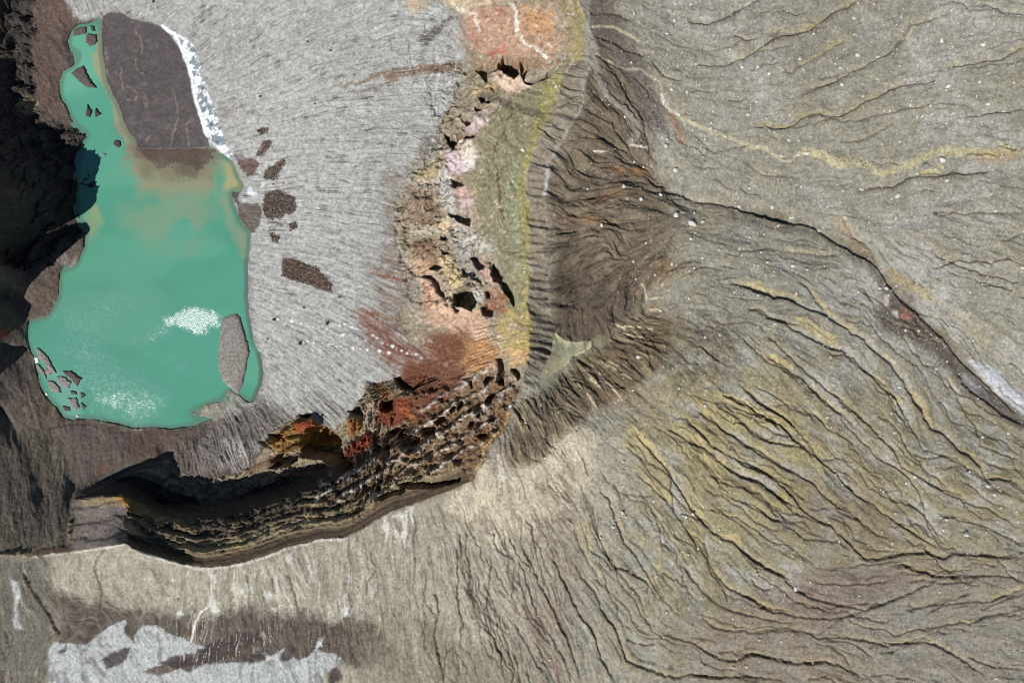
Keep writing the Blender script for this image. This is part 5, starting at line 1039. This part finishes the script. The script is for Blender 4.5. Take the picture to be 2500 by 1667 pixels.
ZONES = [
    (lambda u, v: v > 1330, 'small pale stone block on the brown grey ground of the lower slope', 'boulders on the lowest slope'),
    (lambda u, v: u + .6 * v > 2560, 'pale boulder scattered on the gullied slope below the stream channel', 'boulders on the gullied right slope'),
    (lambda u, v: v < 420 and u > 1500 or (u - 1500) * .55 + 330 > v, 'white boulder scattered on the grey upper right slope', 'boulders on the upper right slope'),
    (lambda u, v: u < 1560 and v < 760, 'small pale boulder on the brown folds of the side basin', 'boulders in the side basin'),
    (lambda u, v: True, 'pale boulder on the olive brown slope between the side basin and the gullies', 'boulders on the middle slope')]
def zone(u, v):
    for f, lb, gr in ZONES:
        if f(u, v): return lb, gr
LIST = {
    'H': '1250,30,3 1370,35,3 1665,385,3 860,905,3 690,760,2.6 1185,1070,3 1150,1055,3 855,1435,4 935,1240,3.2 1965,570,4 1880,515,3.6 1760,520,3.4 935,105,3.4 1185,260,3.2 2020,915,3 1525,945,3 1520,985,3 1635,1050,3 1480,1065,3 1830,825,2.6 2115,1070,3 2060,1195,3 1815,1440,3.4 1380,1000,2.8 1340,705,3 1815,880,2.6 1410,495,3 1540,855,2.4 1300,1400,2.4 1010,1275,2.8 580,1445,2.4',
    'I': '895,140,3.6 240,570,3.8 155,515,3.4 1080,435,3.6 785,525,3 1325,805,3.6 1470,815,3.8 1595,1385,4.2 1855,630,3.6 1650,870,3.4 1485,880,3 290,1310,3 95,1440,3.4 395,1080,3.4 1140,645,3 800,650,3.4 580,265,3 480,455,3.4 1220,380,2.4 1800,260,2.8 2050,850,2.6 150,780,2.8 80,880,2.8 1950,930,2.4 950,1450,3 1180,1525,2.6 1405,1400,2.4 650,1530,2.6 385,85,2.6 1070,610,2.4 1370,900,3 1410,895,2.6 470,1190,3 690,1195,2.4 2110,640,2.6 1690,740,2.4 1830,740,2.6 920,30,2.4 1240,1090,2.4 1930,1280,2.6',
    'J': '1215,370,3.4 775,625,3.2 1020,640,3.6 790,735,3 905,710,3.2 1140,480,3.6 1215,600,3 1160,665,3 1590,565,3.6 1465,585,3 1455,270,4 1660,275,3.4 1790,650,4 1810,830,3.4 1450,540,3 945,200,3.4 1065,1430,3.4 945,935,3.4 1130,860,2.8 1320,550,3 1610,450,3 1515,470,2.6 1000,805,2.6 735,225,2.4 1625,630,3 1670,690,2.4 1420,820,2.4 1230,1105,2.6 1600,1130,2.4 1690,400,3 1780,345,3 1280,800,2.2',
    'K': '905,665,3.8 440,545,3.4 1035,1295,3.4 1065,930,3.4 240,890,3.4 225,150,4 20,140,3.8 575,145,3 1810,535,3.8 1650,170,3.4 525,295,4 355,210,4 1005,215,3.4 840,245,2.6 375,690,3 585,1105,2.6 720,1280,2.6 870,1215,2.8 1270,1175,2.8 1150,935,2.6 1600,800,2.6 1700,1000,2.4 1480,690,2.4 670,45,3 800,35,3 410,15,2.6 1380,350,2.4 1300,60,2.6 1600,590,2.6 130,520,3 110,515,2.6 260,265,2.6 770,690,2.4 1340,1130,2.6',
    'L': '595,385,3.4 590,515,3 475,790,3.6 440,900,3.2 1105,745,3.8 1110,810,3.2 930,680,3.4 770,995,3.2 825,1190,3.4 910,865,3.6 1320,1335,3.2 1435,1345,3.2 1180,1480,3.2 1255,1480,3 205,1445,2.6 140,1210,2.6 755,595,3.2 995,850,3 1005,1210,2.6 610,680,2.6 560,765,2.6 640,480,2.2 895,580,2.4 1030,88,4 940,880,2.6 1390,1050,2.4 175,365,2.6',
    'M': '1370,560,4 835,230,4.4 945,465,3.6 780,545,3.2 985,540,3.2 840,660,3 900,500,3 825,820,3.4 1115,695,4 1390,705,3.4 1500,705,3.4 1090,685,3 1100,750,3.4 115,1335,3.2 230,1345,3.4 50,1480,3 405,1465,3 1380,1540,3.2 1405,630,3.4 105,985,3 290,1020,3 650,1100,2.6 290,880,2.6 545,815,2.8 700,830,3 1310,255,3.4 1450,235,3 390,1030,2.8 525,455,3.4 480,150,2.6 820,130,3 1280,50,2.6 1520,710,2.6 190,1010,2.4 960,700,2.4 770,760,2.4 1075,1080,2.2 1220,1055,2.4 1490,650,3 1240,440,3'}
nb = 0
for fr, t in LIST.items():
    for q in t.split():
        u, v, r = (float(c) for c in q.split(',')); uu, vv = P(fr, u, v); lb, gr = zone(uu, vv)
        put_rock(uu, vv, r, PALE, 'boulder', lb, 'boulder', gr); nb += 1
tries = 0
while nb < 262 and tries < 4000:
    tries += 1
    u = rng.uniform(1480, 2490); v = rng.uniform(5, 1660)
    j, i = int((v - V0) / STEP), int((u - U0) / STEP)
    if outer[j, i] < .9 or pond[j, i] > 0 or fans[j, i] > .2 or basin[j, i] > .5: continue
    if rng.random() > (.25 + .75 * (v < 900)): continue
    lb, gr = zone(u, v); put_rock(u, v, rng.uniform(1.8, 2.6), PALE if rng.random() < .8 else GREY, 'boulder', lb, 'boulder', gr); nb += 1

# dark rocks at the heads of their tracks, and loose ones on the ice
for fr, u, v, r, lb in [('F', 183, 731, 4.2, 'dark rock at the lake end of the longest string of white marks'), ('F', 520, 757, 4.4, 'dark rock at the head of the short upper string of white marks'), ('F', 346, 885, 4.4, 'dark rock at the head of the lowest string of white marks'), ('F', 140, 855, 2.6, 'small dark rock at the end of a faint dotted track near the shore'),
        ('E', 94, 618, 3.2, 'dark rock alone on the ice above the brown rubble'), ('E', 542, 327, 2.6, 'small dark rock on the ice left of the brown streaks'), ('E', 395, 267, 2.4, 'small dark rock on the upper ice field'), ('E', 445, 665, 2.6, 'small dark rock in the middle of the upper ice'), ('A', 1050, 15, 3.0, 'dark rock on the ice at the top edge'), ('E', 240, 1168, 2.4, 'small dark rock on the ice between the two brown rubble patches'), ('F', 372, 655, 3.0, 'dark rock between the big rubble patch and the white tracks'), ('F', 600, 590, 2.8, 'dark rock just below the tip of the big rubble patch')]:
    uu, vv = P(fr, u, v); put_rock(uu, vv, r, DARKR, 'rock', lb, 'rock', None, .1)
uu, vv = P('A', 1632, 1240); put_rock(uu, vv, 3.4, PALE, 'boulder', 'white boulder standing on the shore by the muddy inlet', 'boulder', None)

# stones too many to count: one sheet of small rocks per place
ico = bmesh.new(); bmesh.ops.create_icosphere(ico, subdivisions=1, radius=1.0)
IV = np.array([v.co[:] for v in ico.verts], f32); IF = np.array([[v.index for v in f.verts] for f in ico.faces], np.int32); ico.free()
def stones(name, label, cat, uv, rad, mats, seed):
    r_ = np.random.RandomState(seed); n = len(uv)
    fx = np.clip((uv[:, 0] - U0) / STEP, 0, NX - 2); fy = np.clip((uv[:, 1] - V0) / STEP, 0, NY - 2)
    i = np.rint(fx).astype(int); j = np.rint(fy).astype(int)
    base = np.stack([X[j, i] + r_.uniform(-.3, .3, n), Y[j, i] + r_.uniform(-.3, .3, n), Z[j, i] + rad * .35], -1)
    vtx = IV[None] * (1 + r_.uniform(-.28, .28, (n, len(IV), 1))) * (rad[:, None] * r_.uniform(.7, 1.2, (n, 3)))[:, None, :]
    a = r_.uniform(0, 6.28, n); ca, sa = np.cos(a)[:, None], np.sin(a)[:, None]
    vx = vtx[..., 0] * ca - vtx[..., 1] * sa; vy = vtx[..., 0] * sa + vtx[..., 1] * ca
    vtx = np.stack([vx, vy, vtx[..., 2]], -1) + base[:, None]
    fc = (IF[None] + (np.arange(n) * len(IV))[:, None, None]).reshape(-1, 3)
    me = bpy.data.meshes.new(name); me.vertices.add(n * len(IV)); me.vertices.foreach_set('co', vtx.astype(f32).ravel())
    me.loops.add(len(fc) * 3); me.loops.foreach_set('vertex_index', fc.ravel().astype(np.int32))
    me.polygons.add(len(fc)); me.polygons.foreach_set('loop_start', np.arange(0, len(fc) * 3, 3, dtype=np.int32)); me.polygons.foreach_set('loop_total', np.full(len(fc), 3, np.int32))
    for m in mats: me.materials.append(m)
    me.polygons.foreach_set('material_index', np.repeat(r_.randint(0, len(mats), n), len(IF)).astype(np.int32))
    me.update(calc_edges=True)
    o = bpy.data.objects.new(name, me); COLL.objects.link(o)
    return tag(o, label, cat, None, 'stuff')
def scatter(n, u0, u1, v0, v1, dens, seed):
    r_ = np.random.RandomState(seed); u = r_.uniform(u0, u1, n); v = r_.uniform(v0, v1, n)
    j = ((v - V0) / STEP).astype(int); i = ((u - U0) / STEP).astype(int)
    k = r_.rand(n) < dens[j, i]
    return np.stack([u[k], v[k]], -1)
dens = outer * (1 - pond) * (1 - .8 * fans) * (1 - .6 * basin) * np.clip(.45 + N30 * .9 + N100 * .5, .08, 1) * sstep(1250, 1550, U) * (1 - .62 * sstep(700, 1250, V))
uv = scatter(60000, 1255, 2755, -190, 1860, dens, 901); r_ = np.random.RandomState(902)
stones('stones', 'countless small pale stones strewn over the grey outer slope', 'stones', uv, (.26 + r_.gamma(1.4, .12, len(uv))).clip(.2, 1.0), [M_PALE, M_GREYST, M_GREYST], 903)
dens2 = outer * sstep(1500, 1250, U) * .5 + leftw * .0 + np.clip(1 - np.maximum.reduce([outer, wall, lake, mud, leftw, glac, snow]), 0, 1)
uv = scatter(9000, -250, 1500, 900, 1860, dens2 * (1 - glac2) * np.clip(.3 + N30, .05, 1), 911); r_ = np.random.RandomState(912)
stones('stones', 'thinly scattered small stones on the slope outside the south rim', 'stones', uv, (.2 + r_.gamma(1.2, .1, len(uv))).clip(.16, .8), [M_PALE, M_GREYST, M_DARK], 913)
RUB = ['F 230,340 300,345 400,380 470,400 480,440 550,500 545,555 480,550 400,510 300,475 235,450', 'E 120,1230 200,1215 300,1250 315,1340 220,1400 120,1380 110,1300', 'E 270,1000 240,1090 180,1160 110,1140 110,1100 200,1040', 'E 100,905 150,900 160,930 120,960 90,990 60,1000', 'E 70,830 110,815 140,830 130,850 85,855', 'E 160,1490 215,1500 200,1540 170,1540', 'E 270,1430 310,1420 320,1450 280,1470']
RLB = ['largest patch of brown rubble lying on the ice', 'round patch of dark rubble beside the muddy inlet', 'slanting strip of dark rubble pointing up the ice', 'patch of brown rubble above the white meltwater', 'topmost small patch of rubble on the ice near the shore', 'small dark rubble patch below the inlet', 'tiny dark rubble patch right of the inlet mud']
for k, (t, lb) in enumerate(zip(RUB, RLB)):
    fr, q = t.split(' ', 1); m = full_area(q, fr, 3, .5); p = pts(q, fr)
    uv = scatter(int(2600 if k == 0 else 1200 if k == 1 else 700), p[:, 0].min() - 8, p[:, 0].max() + 8, p[:, 1].min() - 8, p[:, 1].max() + 8, m * .6 + blur(m, 3, 1) * .05, 920 + k); r_ = np.random.RandomState(940 + k)
    stones('rubble', lb, 'rubble', uv, r_.uniform(.3, .85, len(uv)), [M_BROWN, M_DARK, M_BROWN, M_TAN], 960 + k)
dg = glac * np.clip(.15 + N30 * .7 + N100 * .3, .0, 1)
uv = scatter(6000, 420, 1080, -150, 1080, dg, 971); r_ = np.random.RandomState(972)
stones('gravel', 'dark gravel sprinkled over the ash covered ice', 'gravel', uv, r_.uniform(.16, .42, len(uv)), [M_DARK, M_BROWN, M_GREYST], 973)
shore = np.clip(blur((lake > .5).astype(f32), 7, 1) * (1 - lake), 0, 1) * (U < 620)
uv = scatter(9000, 60, 620, 20, 1060, shore * .5 * (1 - mud) * sstep(-.3, .3, N30), 981); r_ = np.random.RandomState(982)
stones('shore_stones', 'dark stones lying along the edge of the lake', 'stones', uv, r_.uniform(.2, .6, len(uv)), [M_DARK, M_BROWN, M_GREYST], 983)

# floes and islets in the lake
def slab(name, s, fr, h, mat, label, cat, group, seed, rough=.10, tilt=0.0):
    p = dense(np.vstack([pts(s, fr), pts(s, fr)[:1]]), 5.0)[:-1]
    rg = np.random.RandomState(seed); p = p + rg.normal(0, .8, p.shape)
    k = (CAM_H - Z_LAKE) / FOC
    P2 = np.stack([(p[:, 0] - 1250) * k, -(p[:, 1] - 833.5) * k], -1); c = P2.mean(0)
    bm = bmesh.new(); rows = []
    n = len(P2)
    for f, z in ((1.05, -.7), (1.0, .15), (.965, h * .7), (.86, h), (.6, h * 1.12), (.3, h * 1.2)):
        rows.append([bm.verts.new(((P2[q, 0] - c[0]) * f, (P2[q, 1] - c[1]) * f, z + (rg.normal(0, rough * h * .45) if f < .98 else 0) + tilt * (P2[q, 0] - c[0]) * f)) for q in range(n)])
    top = bm.verts.new((0, 0, h * 1.2))
    for a, b in zip(rows[:-1], rows[1:]):
        for q in range(n): bm.faces.new((a[q], a[(q + 1) % n], b[(q + 1) % n], b[q]))
    for q in range(n): bm.faces.new((rows[-1][q], rows[-1][(q + 1) % n], top))
    bmesh.ops.recalc_face_normals(bm, faces=bm.faces)
    me = bpy.data.meshes.new(name); bm.to_mesh(me); bm.free(); me.materials.append(mat)
    for f in me.polygons: f.use_smooth = True
    o = bpy.data.objects.new(name, me); COLL.objects.link(o); o.location = (c[0], c[1], Z_LAKE)
    return tag(o, label, cat, group)
FL = [('ice_floe', '1515,780 1560,758 1620,742 1640,770 1670,860 1700,970 1702,1010 1680,1140 1660,1230 1628,1285 1560,1240 1520,1200 1495,1090 1495,1000 1510,880', 'B', 2.2, M_FLOE, 'largest ash grey ice floe, a long lozenge by the right shore', 'ice floe', None),
      ('ice_floe', '245,985 262,980 278,988 320,1030 350,1080 388,1150 350,1150 315,1090 270,1050', 'B', 1.3, M_FLOE, 'long curved ice floe at the top of the cluster in the lower left corner', 'ice floe', None),
      ('ice_floe', '255,1085 300,1130 322,1190 282,1150 250,1110', 'B', 1.0, M_FLOE, 'narrow ice floe between the long curved one and the left shore', 'ice floe', None),
      ('ice_floe', '335,1105 358,1120 358,1150 335,1168 312,1150 312,1120', 'B', .9, M_FLOE, 'small round ice floe in the gap of the lower left cluster', 'ice floe', None),
      ('ice_floe', '322,1200 370,1205 410,1255 418,1285 370,1282 330,1245', 'B', 1.2, M_FLOE, 'broad grey ice floe in the middle of the lower left cluster', 'ice floe', None),
      ('ice_floe', '390,1172 440,1172 490,1210 472,1252 430,1242 400,1210', 'B', 1.2, M_FLOE, 'rounded ice floe beside the dark pointed one', 'ice floe', None),
      ('ice_floe', '430,1135 490,1138 560,1190 532,1242 500,1200 450,1160', 'B', 1.5, M_FLOED, 'dark pointed ice floe sticking out into the open lake', 'ice floe', None),
      ('ice_floe', '480,1270 520,1272 528,1295 490,1295', 'B', .9, M_FLOED, 'tiny dark ice floe below the rounded one', 'ice floe', None),
      ('ice_floe', '548,1280 590,1298 562,1322', 'B', .9, M_FLOED, 'small dark triangular ice floe at the outer edge of the cluster', 'ice floe', None),
      ('ice_floe', '460,1322 520,1318 545,1380 520,1405 490,1370', 'B', 1.2, M_FLOE, 'grey ice floe at the lower end of the cluster', 'ice floe', None),
      ('ice_floe', '555,1350 592,1378 572,1402', 'B', .9, M_FLOED, 'dark chip of ice beside the grey floe at the lower end', 'ice floe', None),
      ('ice_floe', '430,1370 475,1380 482,1410 440,1405', 'B', .8, M_FLOED, 'dark ragged chip of ice near the bottom shore', 'ice floe', None),
      ('ice_floe', '235,1040 262,1045 272,1075 250,1080', 'B', .8, M_WHITE, 'clean white piece of ice on the shore by the long curved floe', 'ice floe', None),
      ('ice_floe', '520,1435 540,1438 535,1452 522,1450', 'B', .7, M_WHITE, 'clean white chip of ice at the bottom shore', 'ice floe', None),
      ('ice_floe', '312,1282 330,1288 325,1302 310,1298', 'B', .6, M_WHITE, 'clean white chip of ice against the left shore', 'ice floe', None),
      ('islet', '490,500 530,468 572,450 592,500 622,550 658,602 600,602 540,560', 'A', 1.6, M_FLOED, 'brown triangular islet in the narrow top arm of the lake', 'islet', None),
      ('islet', '600,715 628,765 615,805 590,798', 'A', 1.4, M_DARK, 'left one of two small dark pointed rocks in the narrow arm', 'islet', None),
      ('islet', '655,742 692,780 655,802', 'A', 1.4, M_DARK, 'right one of two small dark pointed rocks in the narrow arm', 'islet', None),
      ('islet', '790,955 822,975 826,1002 800,1010 782,990', 'A', 1.2, M_DARK, 'small dark rock islet beside the tan shallows', 'islet', None),
      ('islet', '705,1050 728,1056 722,1072 706,1068', 'A', .9, M_GREYST, 'tiny pale rock in open water below the narrow arm', 'islet', None),
      ('islet', '508,205 548,190 590,188 592,228 545,240 505,245', 'A', 1.2, M_FLOED, 'brown rubble islet at the top end of the lake', 'islet', None),
      ('islet', '600,232 658,240 668,290 640,310 612,315 588,290', 'A', 1.4, M_FLOED, 'dark islet between the rubble islet and the mud flat', 'islet', None),
      ('islet', '620,180 648,185 652,215 628,215', 'A', 1.0, M_DARK, 'smallest dark rock close to the top shore of the lake', 'islet', None)]
for k, (nm, q, fr, h, mt, lb, ct, gr) in enumerate(FL): slab(nm, q, fr, h, mt, lb, ct, gr, 1000 + k)

# ------------------------------------------------------------------ hikers
M_SKIN = simple_mat('skin', (178, 132, 104), (188, 142, 114), 3); M_HAIR = simple_mat('hair', (44, 34, 28), (66, 50, 40), 8)
def cloth(n, c): return simple_mat(n, c, tuple(min(255, int(q * 1.25)) for q in c), 6)
M_JKT = [cloth('black_jacket', (30, 30, 34)), cloth('navy_jacket', (28, 36, 60)), cloth('red_jacket', (150, 40, 36))]
M_TRS = cloth('dark_trousers', (34, 34, 38))
def skin_mesh(name, verts, edges, radii, mat, sub=1):
    me = bpy.data.meshes.new(name); me.from_pydata(verts, edges, []); o = bpy.data.objects.new(name, me); COLL.objects.link(o)
    md = o.modifiers.new('s', 'SKIN'); md.use_smooth_shade = True
    for q, r in zip(me.skin_vertices[0].data, radii): q.radius = (r, r)
    me.skin_vertices[0].data[0].use_root = True
    o.modifiers.new('b', 'SUBSURF').levels = sub
    dg = bpy.context.evaluated_depsgraph_get(); ev = o.evaluated_get(dg); m2 = bpy.data.meshes.new_from_object(ev)
    bpy.data.objects.remove(o); m2.name = name; m2.materials.clear(); m2.materials.append(mat)
    return m2
def figure(stride, arm):
    s_ = stride
    V_ = [(0, 0, .95), (0, 0, 1.12), (0, 0, 1.32), (0, .01, 1.47), (0, .03, 1.56), (0, .04, 1.66),
          (.1, 0, .9), (.11, s_ * .55, .5), (.11, s_ * .8, .08), (.11, s_ * .8 + .13, .04), (-.1, 0, .9), (-.11, -s_ * .35, .5), (-.11, -s_ * .9, .1), (-.11, -s_ * .9 + .13, .04),
          (.19, 0, 1.4), (.25, -arm * .5, 1.14), (.24, -arm * .3 + .12, .92), (.235, -arm * .3 + .17, .84), (-.19, 0, 1.4), (-.25, arm * .5, 1.14), (-.24, arm * .7 + .12, .92), (-.235, arm * .7 + .17, .84)]
    E_ = [(0, 1), (1, 2), (2, 3), (3, 4), (4, 5), (0, 6), (6, 7), (7, 8), (8, 9), (0, 10), (10, 11), (11, 12), (12, 13), (2, 14), (14, 15), (15, 16), (16, 17), (2, 18), (18, 19), (19, 20), (20, 21)]
    R_ = [.15, .14, .16, .06, .085, .095, .1, .07, .05, .045, .1, .07, .05, .045, .07, .05, .04, .04, .07, .05, .04, .04]
    body = skin_mesh('person', V_, E_, R_, M_SKIN)
    jk = [skin_mesh('jacket', [V_[q] for q in (0, 1, 2, 14, 15, 16, 18, 19, 20)] + [(0, 0, 1.45)], [(0, 1), (1, 2), (2, 3), (3, 4), (4, 5), (2, 6), (6, 7), (7, 8), (2, 9)], [.17, .16, .185, .088, .066, .05, .088, .066, .05, .08], m) for m in M_JKT]
    tr = skin_mesh('trousers', [V_[q] for q in (0, 6, 7, 8, 10, 11, 12)], [(0, 1), (1, 2), (2, 3), (0, 4), (4, 5), (5, 6)], [.165, .115, .085, .065, .115, .085, .065], M_TRS)
    hr = skin_mesh('hair', [(0, .0, 1.69), (0, .035, 1.735), (0, -.03, 1.62)], [(0, 1), (0, 2)], [.1, .085, .08], M_HAIR)
    return body, jk, tr, hr
FIGS = [figure(.28, .2), figure(.06, .04), figure(-.22, -.16)]
prng = random.Random(12)
def hiker(u, v, label, group, red=False):
    x, y, z = ground_point(u, v); f = FIGS[prng.randrange(3)]
    o = bpy.data.objects.new('person', f[0]); COLL.objects.link(o)
    o.location = (x, y, z - .02); o.rotation_euler = (0, 0, prng.uniform(0, 6.28)); k = prng.uniform(1.0, 1.1); o.scale = (k, k, k)
    for nm, m in (('jacket', f[1][2] if red else f[1][prng.randrange(2)]), ('trousers', f[2]), ('hair', f[3])):
        c = bpy.data.objects.new(nm, m); COLL.objects.link(c); c.parent = o
    return tag(o, label, 'person', group)
QUEUE = 'hiker in dark clothes in the file walking along the pale ochre track'
for q in '750,1243 768,1248 785,1242 800,1226 805,1240 816,1242 820,1236 862,1241 905,1244 933,1238 938,1242 982,1244'.split():
    hiker(*P('I', *[float(c) for c in q.split(',')]), QUEUE, 'hikers in file on the track')
hiker(*P('I', 1027, 1268), 'hiker in dark clothes just ahead of the one in red', None); hiker(*P('I', 1043, 1269), 'hiker in a red jacket on the bend of the pale track', None, True)
hiker(*P('I', 1210, 1266), 'lone hiker at the foot of the widening ochre band', None); hiker(*P('I', 420, 1217), 'lone hiker in dark clothes in the dip of the track before the boulder', None)
for q in '2045,1113 2058,1114 2085,1150 2096,1166 2120,1148'.split(): hiker(*P('I', *[float(c) for c in q.split(',')]), 'hiker in dark clothes at the far right end of the ochre band', 'hikers at the right end of the ochre band')
for q in '1540,1131 1570,1116 1655,1161'.split(): hiker(*P('I', *[float(c) for c in q.split(',')]), 'hiker on the upper edge of the broad ochre band', 'hikers along the upper edge of the ochre band')
for q in '600,122 632,181 628,211 600,229 632,440 617,460 585,558'.split(): hiker(*P('H', *[float(c) for c in q.split(',')]), 'hiker standing on the grey crest of the ridge near the top', 'hikers on the ridge crest')
for q in '1195,127 1240,196 1255,211 1230,226 1223,253 1227,293 1215,391'.split(): hiker(*P('H', *[float(c) for c in q.split(',')]), 'hiker coming up the slope in a loose line near the white boulder', 'hikers on the slope near the top')
for q, lb in (('942,289', 'hiker at the tip of the pale eroded ridge'), ('940,341', 'hiker just below the tip of the pale eroded ridge'), ('1130,346', 'upper one of two hikers apart from the loose line'), ('1112,374', 'lower one of two hikers apart from the loose line'), ('1197,499', 'lone hiker above the forked dark rut'), ('1162,713', 'lone hiker by the bright eroded rib'), ('1287,881', 'lone hiker where the track leaves the bright rib')):
    hiker(*P('H', *[float(c) for c in q.split(',')]), lb, None)
